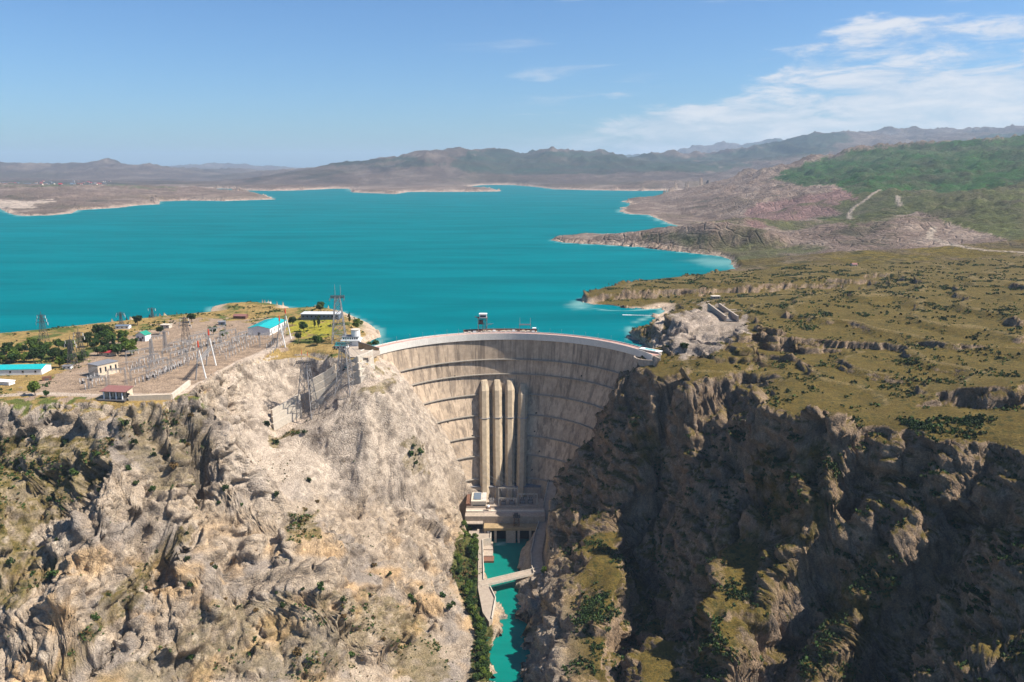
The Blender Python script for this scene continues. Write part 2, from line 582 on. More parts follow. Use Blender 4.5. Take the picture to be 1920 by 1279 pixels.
# ------------------------------------------------------------------ terrain survey
# (px, py, z): read off the photograph with an estimated height; (px, py, Y): with an estimated distance; W: plain x, y, z
RIM_L = [(-250, 775, -1), (-150, 770, -1), (0, 762, -1), (100, 756, -1), (185, 757, -1), (240, 756, -1), (330, 752, -1), (385, 742, -1),
         (400, 705, -1), (440, 685, -1), (491, 668, -1), (540, 646, 0), (580, 655, 0), (620, 662, 0), (660, 668, 0), (684, 671, 0)]
BENCH_IN = [pY(*q) for q in ((514, 803, 690), (565, 776, 708), (600, 760, 714), (640, 735, 713), (680, 716, 709), (715, 702, 728), (735, 700, 748))]
BENCH_OUT = [pY(*q) for q in ((512, 826, 678), (565, 794, 697), (600, 776, 703), (645, 748, 702), (690, 726, 700), (738, 708, 720), (752, 708, 745))]
Z_PTS = [
    # left bluff, rows downwards
    (-150, 830, -24), (0, 815, -20), (100, 803, -17), (190, 800, -14), (300, 790, -12), (400, 790, -32), (450, 740, -24.6), (450, 800, -48),
    (500, 720, -25.5), (500, 760, -42), (545, 690, -16), (545, 745, -38), (585, 690, -16.5), (585, 735, -35), (560, 765, -48),
    (-150, 870, -38), (0, 862, -36), (110, 850, -30), (200, 850, -26), (300, 850, -36), (350, 850, -35), (400, 850, -52), (460, 850, -62),
    (520, 850, -68), (600, 850, -71), (650, 850, -73), (740, 850, -82), (790, 850, -93), (815, 858, -102),
    (560, 815, -58), (640, 800, -50), (700, 780, -42), (740, 740, -28), (760, 760, -40), (770, 800, -63), (600, 800, -52), (700, 745, -28), (650, 770, -41), (745, 770, -44),
    (-150, 950, -52), (0, 950, -50), (100, 950, -62), (200, 950, -54), (300, 950, -66), (370, 950, -84), (420, 950, -78), (550, 950, -92), (650, 950, -108), (750, 950, -124),
    (820, 950, -140), (862, 955, -152), (840, 900, -126),
    (-150, 1100, -90), (0, 1100, -92), (100, 1100, -84), (200, 1100, -100), (290, 1100, -122), (330, 1100, -108), (400, 1100, -112), (470, 1100, -124), (560, 1100, -118), (640, 1100, -124),
    (700, 1100, -138), (790, 1100, -156), (838, 1100, -172), (846, 1045, -168), (866, 1000, -168), (858, 1130, -176),
    (-150, 1200, -118), (0, 1200, -114), (120, 1200, -112), (220, 1200, -130), (300, 1200, -133), (450, 1200, -141), (560, 1200, -146), (680, 1200, -160), (780, 1200, -174), (850, 1200, -181),
    (0, 1279, -131), (150, 1279, -138), (300, 1279, -150), (450, 1279, -159), (600, 1279, -164), (750, 1279, -183), (860, 1279, -185),
    # canyon floor
    (872, 985, -181), (885, 1020, -181), (862, 1070, -178), (885, 1100, -182), (880, 1150, -180), (905, 1160, -184), (895, 1210, -181), (915, 1230, -184), (890, 1270, -182),
    (985, 1030, -187), (992, 1060, -186), (994, 1000, -184), (1000, 1040, -183),
    # right bank: abutment wall beside the dam
    (1185, 690, -13), (1161, 700, -18), (1150, 725, -32), (1138, 760, -50), (1126, 800, -72), (1112, 832, -90), (1085, 850, -98), (1062, 880, -112),
    (1040, 930, -134), (1030, 980, -150), (1040, 1030, -160), (1010, 1085, -176), (1000, 1110, -186), (1010, 1200, -186), (1000, 1279, -187),
    # first buttress and the wall behind it
    (1100, 860, -98), (1140, 825, -77), (1185, 797, -55), (1215, 830, -65), (1232, 880, -90), (1240, 930, -107), (1150, 930, -112), (1100, 960, -130), (1200, 980, -128),
    (1080, 1010, -142), (1150, 1030, -132), (1240, 850, -78), (1260, 830, -64), (1300, 800, -42), (1350, 800, -44), (1230, 760, -31), (1380, 760, -27), (1190, 740, -35),
    (1100, 1060, -138), (1170, 1050, -126), (1090, 1150, -140), (1160, 1110, -134), (1180, 1180, -142), (1060, 1100, -148), (1060, 1200, -150), (1090, 1279, -140), (1180, 1279, -140), (1040, 1150, -160), (1036, 1210, -158), (1030, 1279, -158), (1022, 1100, -168),
    # gully, then second ridge
    (1330, 850, -61), (1290, 900, -79), (1250, 1000, -128), (1230, 1080, -140), (1260, 1180, -146), (1280, 1279, -142),
    (1400, 850, -46), (1400, 920, -66), (1370, 1000, -84), (1340, 1080, -102), (1325, 1170, -116), (1350, 1240, -124), (1370, 1279, -130),
    (1470, 850, -30), (1460, 930, -62), (1440, 1020, -84), (1420, 1100, -100), (1400, 1200, -118),
    (1550, 850, -14), (1535, 900, -36), (1525, 950, -50), (1510, 1040, -76), (1460, 1140, -102), (1400, 1240, -122),
    # ravine and third ridge
    (1605, 870, -15), (1600, 930, -39), (1570, 1020, -67), (1530, 1100, -91), (1490, 1200, -117), (1460, 1279, -134),
    (1640, 850, -8), (1660, 900, -26), (1690, 950, -40), (1720, 960, -42), (1770, 900, -16), (1800, 865, -4), (1770, 930, -26),
    (1735, 985, -48), (1700, 1040, -62), (1650, 1100, -80), (1600, 1190, -102), (1560, 1279, -116), (1610, 1090, -82), (1570, 1170, -102), (1535, 1250, -116),
    # ravine and fourth ridge
    (1812, 900, -14), (1800, 960, -32), (1760, 1040, -55), (1710, 1110, -78), (1660, 1200, -104), (1630, 1279, -120),
    (1840, 870, -1), (1850, 940, -20), (1840, 1020, -44), (1820, 1100, -62), (1790, 1190, -82), (1750, 1279, -98), (1920, 870, 4), (1920, 960, -16), (1920, 1060, -40), (1920, 1160, -60),
    (1920, 1279, -80), (2050, 900, 6), (2050, 1100, -34), (2050, 1279, -60),
    # grass shelf and its edge
    (1450, 735, 0), (1520, 700, 4), (1600, 720, 4), (1600, 680, 9), (1700, 720, 7), (1700, 670, 12), (1800, 690, 13), (1920, 660, 18), (1560, 770, 0), (1650, 780, 2),
    (1760, 760, 9), (1800, 725, 16), (1850, 720, 21), (1920, 718, 23), (2050, 715, 24), (1760, 830, 2), (1850, 830, 4), (1920, 820, 8), (1840, 780, 10), (1920, 770, 14),
    # left spur with its grass slope and the rim near the dam
    (1300, 690, -2), (1350, 670, 5), (1400, 650, 13), (1260, 690, -6), (1420, 640, 18),
    (1430, 690, -6), (1400, 715, -8), (1470, 670, -2), (1395, 735, -16),
    # scarp between the two grass shelves
    (1450, 660, 6), (1520, 662, 8), (1600, 662, 10), (1680, 660, 13),
    (1420, 600, 22), (1500, 585, 24), (1600, 580, 28), (1700, 585, 30), (1800, 590, 32), (1920, 600, 34), (2050, 600, 36), (1900, 640, 24),
    (1430, 565, 12), (1500, 560, 22), (1600, 545, 24), (1700, 535, 28), (1800, 530, 32), (1920, 535, 38), (2050, 535, 40),
    # around the right abutment
    (1210, 655, 1), (1232, 640, 1), (1240, 615, 1), (1245, 605, 0), (1270, 650, 3), (1300, 650, 6), (1262, 600, 22), (1290, 588, 20), (1300, 618, 16), (1340, 620, 11), (1350, 640, 12),
    (1380, 610, 13), (1330, 590, 11), (1380, 575, 10), (1265, 632, 14), (1270, 612, 22), (1225, 668, -3), (1205, 612, 4), (1215, 622, 5), (1420, 552, 5),
    (1290, 570, 4), (1250, 573, -5),
    # first headland
    (1150, 545, 3), (1250, 536, 7), (1330, 528, 10), (1400, 522, 13), (1500, 518, 13),
    (1600, 510, 16), (1700, 510, 18), (1800, 508, 20), (1920, 505, 26), (2050, 505, 26),
]
Y_PTS = [
    (1500, 507, 1280), (1600, 503, 1290), (1750, 500, 1290), (1920, 490, 1290), (2300, 485, 1290), (1400, 515, 1290),
    (1480, 482, 1500), (1560, 478, 1480), (1650, 482, 1430), (1750, 478, 1420), (1920, 470, 1400), (2300, 468, 1400),
    (1500, 448, 1760), (1560, 442, 1740), (1650, 430, 1760), (1720, 436, 1700), (1780, 446, 1620), (1850, 432, 1680), (1920, 425, 1680), (2300, 415, 1650),
    (1100, 446, 2000), (1160, 440, 1980), (1250, 431, 1930), (1330, 420, 1890), (1400, 431, 1880), (1460, 439, 1860),
    
    (1300, 414, 2850), (1360, 415, 2700), (1420, 408, 2650), (1480, 400, 2600), (1540, 412, 2400), (1600, 416, 2200), (1660, 405, 2150), (1720, 392, 2250), (1800, 405, 2000), (1920, 400, 1950), (2300, 390, 1950),
    (1420, 380, 2850), (1500, 372, 2850), (1580, 362, 2850), (1660, 345, 2900),
    (1230, 396, 3350), (1280, 385, 3500), (1340, 370, 3600), (1400, 362, 3600), (1500, 352, 3500), (1600, 340, 3500), (1750, 330, 3400), (1920, 318, 3300), (2300, 300, 3300),
    (1600, 385, 2500), (1750, 370, 2600), (1920, 360, 2500), (2300, 350, 2500),
    (1240, 371, 4200), (1290, 362, 4300), (1340, 352, 4400), (1400, 338, 4500), (1450, 322, 4700), (1520, 304, 4800), (1600, 286, 4900), (1700, 277, 5000), (1800, 268, 5000), (1920, 258, 5000), (2100, 245, 5000), (2500, 230, 5000),
    # left peninsulas and plain
    (-400, 365, 4000), (-200, 370, 3900), (0, 372, 3900), (60, 390, 3480), (110, 386, 3560), (150, 382, 3700), (240, 374, 4050), (300, 371, 4300), (350, 370, 4500), (420, 369, 4650), (480, 368, 4750),
    (-300, 352, 5200), (0, 350, 5200), (60, 352, 4900), (120, 355, 4700), (200, 350, 4900), (280, 352, 5000), (330, 354, 5200),
    (-400, 343, 7000), (0, 343, 7000), (200, 345, 7000), (300, 346, 7200), (420, 346, 7600), (500, 345, 7800),
    (-400, 335, 9800), (0, 334, 9800), (200, 337, 9800), (350, 342, 9800), (420, 342, 9800),
    (-900, 312, 12000), (-400, 311, 12000), (0, 307, 12000), (60, 306, 12000), (120, 309, 12000), (200, 306, 12000), (250, 310, 12000), (300, 313, 12000), (335, 322, 11700), (370, 332, 11400), (410, 341, 11000),
    (330, 312, 23000), (400, 308, 23000), (480, 312, 23000), (560, 316, 23000), (640, 321, 23000), (-400, 322, 23000), (200, 322, 23000),
    # hills across the water
    (430, 341, 8300), (500, 331, 8800), (560, 322, 9200), (640, 313, 9500), (700, 302, 9700), (760, 297, 9800), (805, 292, 9300), (830, 300, 9000),
    (860, 295, 10800), (920, 288, 10800), (980, 292, 10800), (1050, 289, 10800), (1110, 294, 10800), (1170, 293, 10800), (1230, 299, 10800),
    (560, 346, 7700), (640, 340, 7700), (700, 330, 7900), (770, 318, 8300), (800, 330, 8000), (850, 326, 8300), (880, 340, 7900), (740, 345, 7400), (840, 346, 7350), (900, 345, 7900),
    (960, 330, 8800), (1000, 333, 8300), (1060, 320, 8800), (1100, 329, 8200), (1150, 318, 8600), (1200, 324, 8200), (1250, 316, 8400), (1300, 333, 7900), (1330, 335, 7600), (1260, 340, 7500), (1120, 345, 7500),
    # far mountains on the right
    (1220, 297, 21000), (1300, 283, 21000), (1370, 271, 21000), (1440, 265, 21000), (1520, 270, 21000), (1660, 246, 21000), (1760, 243, 21000), (1900, 250, 21000),
    (1300, 309, 10800), (1350, 299, 11000), (1400, 287, 11300), (1450, 274, 11600), (1520, 261, 12000), (1565, 253, 12000), (1620, 259, 12600), (1700, 255, 13000), (1780, 250, 13200), (1850, 245, 13400), (1920, 239, 13500), (2100, 232, 13500), (2500, 226, 13500),
    (1350, 330, 8600), (1400, 316, 9200), (1480, 305, 9400), (1560, 285, 10200), (1450, 315, 8400), (1650, 280, 10400), (1800, 275, 10400), (2000, 265, 10400), (2400, 255, 10400),
]
W_PTS = [
    (-1200, 520, -2), (-1200, 800, 0), (-700, 620, 0), (-450, 620, 0), (-330, 620, 0), (-330, 700, 0), (-270, 700, 0), (-450, 760, 0), (-700, 800, 0), (-300, 800, 0), (-250, 800, 1),
    (-200, 800, 1), (-170, 790, 2), (-450, 900, -1), (-300, 900, -1), (-200, 860, 2), (-160, 850, 4), (-1200, 1000, -4), (-200, 960, -1),
    # under and behind the dam
    (-139, 738, 0), (-118, 772, -20), (-104, 778, -40), (-90, 776, -64), (-76, 778, -85), (-65, 782, -106), (-57, 786, -125), (-50, 788, -150),
    (-160, 790, 0), (-135, 810, -25), (-115, 820, -55), (-85, 830, -90), (-60, 835, -125), (-40, 840, -150),
    (134, 765, 0), (120, 775, -27), (112, 780, -43), (104, 782, -64), (95, 783, -85), (84, 785, -106), (68, 788, -125), (46, 790, -150),
    (138, 762, 0), (142, 750, -1), (150, 745, -1), (152, 765, 0.5), (165, 760, 0.5), (148, 782, 0), (165, 785, 1), (150, 728, -5), (165, 738, -2), (134, 742, -6),
    (150, 800, 0), (130, 815, -27), (110, 820, -55), (85, 830, -90), (60, 835, -125), (40, 840, -150),
    (0, 840, -160), (0, 900, -140), (0, 1000, -90), (-60, 950, -60), (80, 950, -60),
    (-40, 770, -188), (0, 770, -188), (34, 770, -186), (-44, 735, -186), (0, 720, -194), (28, 735, -184),
    (-20, 640, -194), (0, 600, -194), (0, 550, -194), (-4, 500, -194), (-6, 430, -194), (-8, 330, -194), (-8, 200, -194),
    (-45, 430, -186), (-45, 330, -186), (-45, 200, -186), (25, 430, -187), (25, 330, -187), (25, 200, -187),
    (-120, 350, -186), (-220, 300, -182), (-330, 300, -172), (-450, 350, -140), (-600, 400, -95), (-800, 400, -40), (-120, 200, -170), (-400, 150, -150), (-900, 150, -80),
    (90, 350, -172), (170, 300, -130), (250, 260, -105), (330, 240, -80), (450, 300, -40), (620, 400, 10), (900, 450, 30), (120, 200, -160), (400, 150, -90), (900, 150, -10),
    (700, 600, 30), (900, 700, 40), (1200, 800, 45),
]
far_back = [(x, 16500, 40) for x in range(-16000, 17000, 2000)] + [(x, 18500, 30) for x in range(-18000, 18500, 2500)] + [(x, 29000, -20) for x in range(-27000, 28000, 3000)]
far_mid = [(x, y, z) for x, y, z in [(3200, 6800, 60), (4500, 7200, 60), (6000, 7500, 80), (2200, 7000, 20), (-6500, 5000, 20), (-9000, 8000, 30), (-7000, 7000, 20)]]

PTS = [pz(*p) for p in Z_PTS] + [pY(*p) for p in Y_PTS] + W_PTS
def scarp(top, foot, back=5.0, by_y=False):
    """a cliff line: its top edge as survey points and the photo rows where its foot shows, a few metres nearer the camera"""
    T = [pY(*p) if by_y else pz(*p) for p in top]
    F = [pY(p[0], f, t[1] - back) for p, f, t in zip(top, foot, T)]
    return densify(T, 8.0) + densify(F, 8.0)


PTS += scarp([(1400, 640, 16), (1425, 613, 22), (1440, 618, 22), (1500, 627, 20), (1560, 632, 19), (1640, 629, 22), (1700, 634, 22), (1760, 640, 22)], [668, 655, 650, 652, 652, 650, 649, 647])
PTS += scarp([(1415, 752, -2), (1460, 772, -3), (1500, 792, -3), (1550, 806, -3), (1600, 812, -1), (1650, 816, 0), (1700, 806, 3)], [815, 840, 862, 866, 862, 858, 846], 6)
PTS += scarp([(1195, 696, -12), (1230, 707, -9), (1290, 721, -8), (1350, 709, -5), (1400, 701, -4)], [775, 790, 800, 775, 730], 6)
PTS += scarp([(1110, 553, 1), (1180, 547, 3), (1250, 542, 6), (1330, 536, 9), (1400, 531, 12), (1500, 527, 12), (1600, 522, 14)], [566, 563, 558, 556, 551, 543, 534], 7)
PTS += scarp([(1745, 745, 10), (1775, 728, 15), (1800, 724, 18), (1850, 720, 22), (1920, 718, 24)], [770, 765, 768, 768, 765], 6)
PTS += scarp([(1140, 443, 1930), (1180, 437, 1885), (1250, 430, 1805), (1330, 420, 1745), (1400, 429, 1725), (1460, 438, 1715)], [457, 460, 466, 470, 470, 467], 25, True)
PTS += densify([pz(*q) for q in ((1185, 690, -13), (1161, 700, -18), (1150, 725, -32), (1138, 760, -50), (1126, 800, -72), (1112, 832, -90), (1085, 850, -98), (1062, 880, -112), (1040, 930, -134), (1032, 975, -150))], 4.0)
PTS += densify(BENCH_IN, 12.0) + densify(BENCH_OUT, 12.0)
for line in [RIM_L]:
    PTS += densify([pz(*p) for p in line], 12.0)
for p in RIM_L[:9]:                                        # flat ground just behind the cliff edge
    x, y, z = pz(*p)
    PTS.append((x - 3, y + 12, 0.0))

# shoreline of the reservoir, read at water height
SH_PX = [(719, 636), (705, 617), (690, 606), (666, 596), (640, 584), (600, 580), (545, 582), (539, 575), (483, 569), (400, 575), (396, 582), (404, 588), (360, 592), (300, 597), (250, 603), (197, 609),
         (150, 615), (100, 621), (50, 626), (0, 630), (-200, 652), (-700, 700)]
SH_PX2 = [(-900, 420), (-300, 394), (0, 391), (18, 400), (40, 405), (90, 404), (135, 400), (145, 394), (200, 391), (260, 385), (300, 383), (293, 378), (350, 376), (420, 377), (512, 374), (495, 367), (440, 364),
          (380, 362), (340, 359), (320, 356), (360, 353), (430, 354), (450, 357), (512, 358), (560, 357), (620, 354), (656, 354), (662, 361), (740, 364), (765, 360), (860, 360), (938, 359), (930, 356), (880, 354), (876, 350),
          (905, 347), (960, 347), (1010, 351), (1040, 355), (1120, 357), (1200, 358), (1300, 357), (1330, 356), (1290, 362), (1240, 370), (1200, 376), (1172, 377), (1186, 384), (1160, 396), (1175, 401), (1215, 403), (1232, 410),
          (1250, 419), (1275, 424), (1330, 425), (1390, 426), (1450, 424), (1515, 425), (1512, 431), (1450, 434), (1390, 433), (1330, 436), (1200, 440), (1100, 442), (1045, 447), (1033, 450), (1060, 455), (1130, 459),
          (1200, 463), (1260, 470), (1310, 476), (1350, 480), (1372, 487), (1375, 500), (1385, 508), (1330, 520), (1290, 526), (1240, 530), (1180, 538), (1160, 543), (1120, 550), (1092, 560), (1088, 567), (1100, 576),
          (1135, 582), (1175, 583), (1215, 580), (1245, 577), (1240, 586), (1215, 595), (1190, 605), (1178, 620), (1180, 633), (1190, 640)]
SHORE = [pz(a, b, WATER)[:2] for a, b in SH_PX] + [(-2600, 700), (-5500, 1500)] + [pz(a, b, WATER)[:2] for a, b in SH_PX2] + [(146, 778), (100, 832), (-5, 862), (-100, 822), (-146, 760)]
RIV_L = [(904, 1000), (907, 1088), (930, 1112), (944, 1150), (946, 1176), (930, 1205), (919, 1232), (926, 1262), (932, 1290)]
RIV_R = [(1000, 1290), (992, 1262), (988, 1235), (996, 1200), (1000, 1172), (986, 1160), (976, 1140), (970, 1110), (972, 1070), (976, 1040), (1000, 1000)]
RIVP = [pz(a, b, RIVER)[:2] for a, b in RIV_L] + [(-20, 430), (-24, 330), (-24, 180), (12, 180), (10, 330), (14, 430)] + [pz(a, b, RIVER)[:2] for a, b in RIV_R]

# near field on a plain 2 m grid, far field on (x / y, ln y)
NX = np.arange(-1150, 1150.1, 2.0); NY = np.arange(180, 1420.1, 2.0)
ZN = tin_raster([p for p in PTS if p[1] < 2400], NX, NY)
ZN = 0.5 * blur(ZN, 1) + 0.5 * blur(blur(ZN, 2), 2)
FU = np.linspace(-0.95, 0.95, 761); FV = np.linspace(math.log(800), math.log(28500), 640)
ZF = tin_raster([(p[0] / p[1], math.log(p[1]), p[2]) for p in PTS + far_back + far_mid if p[1] > 500], FU, FV)
ZF = blur(blur(ZF, 1), 1)


def hit(px, py, lo=250.0, hi=1300.0):
    """where the sight line through that place of the photograph meets the smooth terrain"""
    a, b, c = ray(px, py)
    ys = np.arange(lo, hi, 0.5)
    xs = a / b * ys; zs = CAMH + c / b * ys
    h = bil(ZN, NX[0], 2.0, NY[0], 2.0, xs, ys)
    k = np.argmax(zs < h) if (zs < h).any() else len(ys) - 1
    return float(xs[k]), float(ys[k]), float(h[k])


# gullies, ravines and ribs: line, depth, half width
CARVE = [
    ([(385, 860), (372, 905), (378, 960), (340, 1010), (290, 1080), (230, 1150), (160, 1230), (110, 1279)], 12, 7),
    ([(225, 830), (170, 905), (120, 960), (60, 1010), (20, 1100), (0, 1150)], 7, 9), ([(410, 978), (520, 990), (640, 985)], 5, 6), ([(690, 1050), (760, 1120), (850, 1200)], 4, 8),
    ([(745, 708), (775, 770), (800, 830), (840, 890), (862, 920)], 5, 5), ([(460, 880), (470, 960), (440, 1040), (450, 1120), (420, 1200)], 5, 9), ([(660, 960), (690, 1040), (640, 1120), (650, 1230)], 5, 9),
    ([(110, 1060), (70, 1130), (60, 1210), (20, 1279)], 8, 6), ([(560, 1090), (520, 1160), (540, 1240)], 4, 9),
    ([(540, 975), (545, 1060)], -5, 8), ([(600, 975), (615, 1070)], -6, 8), ([(470, 1010), (480, 1080)], -5, 9), ([(200, 980), (150, 1080), (130, 1140)], -7, 11), ([(330, 1140), (340, 1220)], -7, 8),
    ([(1240, 815), (1245, 880), (1215, 940), (1190, 1000), (1205, 1080), (1195, 1180)], 26, 13), ([(1400, 790), (1340, 850), (1290, 900), (1250, 1000), (1250, 1100), (1270, 1200)], 10, 9),
    ([(1612, 850), (1605, 920), (1570, 1010), (1510, 1110), (1450, 1200), (1420, 1279)], 42, 15), ([(1815, 880), (1800, 960), (1750, 1050), (1690, 1130), (1630, 1220), (1600, 1279)], 44, 17),
    ([(1410, 935), (1380, 985), (1335, 1030)], 15, 9), ([(1480, 830), (1440, 900), (1400, 940)], 9, 6), ([(1180, 1120), (1170, 1180), (1160, 1279)], 14, 8), ([(1700, 840), (1670, 900), (1650, 960)], 6, 6),
    ([(1880, 900), (1870, 1000), (1830, 1110), (1800, 1200)], 7, 6), ([(1535, 820), (1527, 940), (1512, 1030), (1450, 1130), (1390, 1230)], -14, 15), ([(1800, 868), (1742, 970), (1702, 1040), (1642, 1110), (1562, 1270)], -14, 15),
    ([(1068, 880), (1130, 832), (1188, 798)], -6, 8), ([(1400, 815), (1330, 880), (1240, 960), (1200, 1000)], -7, 5), ([(1110, 1060), (1060, 1120), (1040, 1180)], -6, 8), ([(1330, 1000), (1360, 1100), (1330, 1200)], -6, 9),
]
# graded shelves: path (x, y, z) and half width
RAMP = [pY(1037, 904, 782), pY(1030, 940, 766), pY(1022, 975, 743), pY(1012, 1005, 716), pY(1006, 1037, 688), pY(1008, 1062, 661), pY(1012, 1075, 648)]
ROAD_L = [pz(889, 990, -180), pz(897, 1008, -180), pz(901, 1050, -180), pz(902, 1100, -180), pz(914, 1130, -181), pz(920, 1158, -183)]
GRADE = [(RAMP, 6.5), (ROAD_L, 4.5), ([(-46, 742, -188), (30, 742, -188)], 14), ([(-46, 765, -188), (36, 765, -188)], 14)]
CARVE_W = [([hit(*q)[:2] for q in line], dep, wid) for line, dep, wid in CARVE]


def shelf(x, y, z):
    h = (z + 3.0 * gnoise(x / 75, y / 75, 0.7 + 0 * x) + 0.015 * x) / 7.0
    return h - np.floor(h)


def base_height(x, y, warp=True):
    shp = x.shape
    x = x.ravel(); y = y.ravel()
    if warp:
        k = 1.0
        ka = 1 - 0.6 * sstep(10, 50, x) * sstep(820, 760, y)
        wx = 7 * gnoise(x / 38 / k, y / 38 / k, 1.5 + 0 * x) + 3.5 * gnoise(x / 13 / k, y / 13 / k, 4.5 + 0 * x)
        wy = 7 * gnoise(x / 38 / k, y / 38 / k, 7.5 + 0 * x) + 3.5 * gnoise(x / 13 / k, y / 13 / k, 9.5 + 0 * x)
        xw, yw = x + wx * ka, y + wy * ka
    else:
        xw, yw = x, y
    zn = bil(ZN, NX[0], 2.0, NY[0], 2.0, xw, yw)
    zf = bil(ZF, FU[0], FU[1] - FU[0], FV[0], FV[1] - FV[0], xw / np.maximum(yw, 1), np.log(np.maximum(yw, 1)))
    m = (y < 900)
    if m.any():
        xi, yi, zz = xw[m], yw[m], zn[m]
        for line, dep, wid in CARVE_W:
            lx = [q[0] for q in line]; ly = [q[1] for q in line]; pad = wid * 2.5
            b = (xi > min(lx) - pad) & (xi < max(lx) + pad) & (yi > min(ly) - pad) & (yi < max(ly) + pad)
            if b.any():
                d = line_dist(xi[b], yi[b], line)
                zz[b] -= dep * np.exp(-(d / wid) ** 2)
        zn[m] = zz
    # bedded shelves of the right-hand plateau
    tr = sstep(150, 210, xw) * sstep(540, 640, yw) * sstep(-2, 6, zn)
    zn = zn + tr * (8.5 * gnoise(xw / 120, yw / 95, 4.2 + 0 * xw) + 1.6 * gnoise(xw / 40, yw / 33, 2.2 + 0 * xw))
    fr = shelf(xw, yw, zn)
    zn = zn + tr * 7.0 * (sstep(0.60, 1.0, fr) - fr) * 0.8
    tr = sstep(25, 70, xw) * sstep(-2, -14, zn) * sstep(800, 740, yw) * sstep(RIVER + 4, RIVER + 25, zn)
    h = (zn + 16 * gnoise(xw / 55, yw / 55, 0.7 + 0 * xw) + 0.06 * xw) / 34.0
    fr = h - np.floor(h)
    zn = zn + tr * 34.0 * (sstep(0.55, 1.0, fr) - fr) * 0.22
    t = sstep(1170, 1310, y)
    z = zn * (1 - t) + zf * t
    # large relief of the far hills: gullies that deepen with height
    if y.max() > 1300:
        h = np.clip(z - WATER, 0, 500)
        s = 520.0
        wq = 0.35 * gnoise(x / s * 0.5, y / s * 0.5, 8.8 + 0 * x)
        rg = 0.55 * ridged(x / s + wq, y / s * 0.6 - wq, 2.2 + 0 * x, 6, 0.58) + 0.45 * ridged(x / 190, y / 190 + wq, 5.2 + 0 * x, 4, 0.58)
        far_ = sstep(5000, 9000, y)
        rg = rg * (1 - far_) + far_ * ridged(x / 1100 + wq, y / 1900 - wq, 3.1 + 0 * x, 6, 0.6)
        am = sstep(1300, 1800, y) * np.minimum(h * 0.75 + 3, 42 + 0.014 * y)
        z = z + am * (np.clip(rg, 0, 1) ** 1.5 - 0.32)
        z = z + sstep(1300, 1600, y) * np.clip(h * 0.10, 0, 6) * fbm(x / 40, y / 40, 0 * x, 3)
    # shoreline
    inside = in_poly(x, y, SHORE)
    d = line_dist(x, y, SHORE, True)
    kk = sstep(1500, 4500, y)
    ds = np.where(inside, -d, d) + (5 * gnoise(x / 30, y / 30, 3.3 + 0 * x) + (9 + 45 * kk) * gnoise(x / 150, y / 150, 6.3 + 0 * x)) * sstep(0, 30, d + 8)
    right = (x > 60) & (y < 2300)
    up = np.where(right, 0.9, 0.30)
    land = np.maximum(np.minimum(z, WATER + up * ds + 0.4), WATER + 0.03 * np.minimum(ds, 60))
    sea = np.minimum(z, WATER + 0.22 * ds)
    land = np.where((y < 1330) & (z < -14), z, land)
    gorge = (np.abs(x + 6) < 152) & (y < 704 + np.sqrt(np.maximum(152.0 ** 2 - (x + 6) ** 2, 0)))
    inside &= ~gorge
    nearshore = (ds < 400) & (y > 700) & ~gorge
    z = np.where(inside & (ds < 0), sea, np.where(nearshore & (y > 740) & (ds >= 0), land, z))
    m = (y < 800) & (y > 560) & (np.abs(x) < 90)
    if m.any():
        xi, yi, zz = x[m], y[m], z[m]
        for line, hw in GRADE:
            best = np.full(xi.shape, 1e9); bz = np.zeros_like(xi)
            for a, b in zip(line[:-1], line[1:]):
                ex, ey = b[0] - a[0], b[1] - a[1]
                t = np.clip(((xi - a[0]) * ex + (yi - a[1]) * ey) / (ex * ex + ey * ey), 0, 1)
                d = np.hypot(xi - a[0] - t * ex, yi - a[1] - t * ey)
                q = d < best
                best = np.where(q, d, best); bz = np.where(q, a[2] + t * (b[2] - a[2]) - 0.6, bz)
            f = sstep(hw + 4, hw, best)
            zz = zz * (1 - f) + bz * f
        z[m] = zz
    # river bed
    m = (y < 780) & (np.abs(x) < 120)
    if m.any():
        xi, yi = x[m], y[m]
        ins = in_poly(xi, yi, RIVP); dr = line_dist(xi, yi, RIVP, True)
        zz = z[m]
        zz = np.where(ins, np.minimum(zz, RIVER - 0.5 - 0.6 * dr), np.where(yi < 765, np.maximum(zz, RIVER + np.minimum(0.9 * dr, 6)), zz))
        z[m] = zz
    return z.reshape(shp), ds.reshape(shp)


# ------------------------------------------------------------------ near terrain mesh: rows in y, columns spread by slope length
rowsY = np.concatenate([np.arange(250, 390, 2.2), np.arange(390, 560, 1.25), np.arange(560, 800, 1.3), np.arange(800, 1080, 2.5), np.arange(1080, 1340.1, 3.2)])
NC = 1190
ROWS = len(rowsY)
UU = np.linspace(-1, 1, 560)
XX = UU[None, :] * (0.70 * rowsY[:, None] + 170)
YY = np.repeat(rowsY[:, None], 560, 1)
Z0, _ = base_height(XX, YY, False)
sl = np.abs(np.gradient(Z0, axis=1) / np.gradient(XX, axis=1))
wgt = np.sqrt(1 + np.minimum(sl, 3.0) ** 2 * 1.6)
for _ in range(6):                                          # keep neighbouring rows alike
    wgt[1:-1] = (wgt[:-2] + wgt[1:-1] * 2 + wgt[2:]) / 4
wgt = blur(wgt, 3)
cum = np.cumsum(wgt, 1); cum = (cum - cum[:, :1]) / (cum[:, -1:] - cum[:, :1])
tt = np.linspace(0, 1, NC)
GX = np.stack([np.interp(tt, cum[j], XX[j]) for j in range(ROWS)])
GY = np.repeat(rowsY[:, None], NC, 1)
GZ, GD = base_height(GX, GY)
V = np.stack([GX, GY, GZ], -1)
du = np.gradient(V, axis=1); dv = np.gradient(V, axis=0)
N = np.cross(du, dv)
N /= np.linalg.norm(N, axis=-1, keepdims=True) + 1e-9
slope0 = N[..., 2].copy()
x, y, z = [V[..., i].ravel() for i in range(3)]
nz = slope0.ravel()
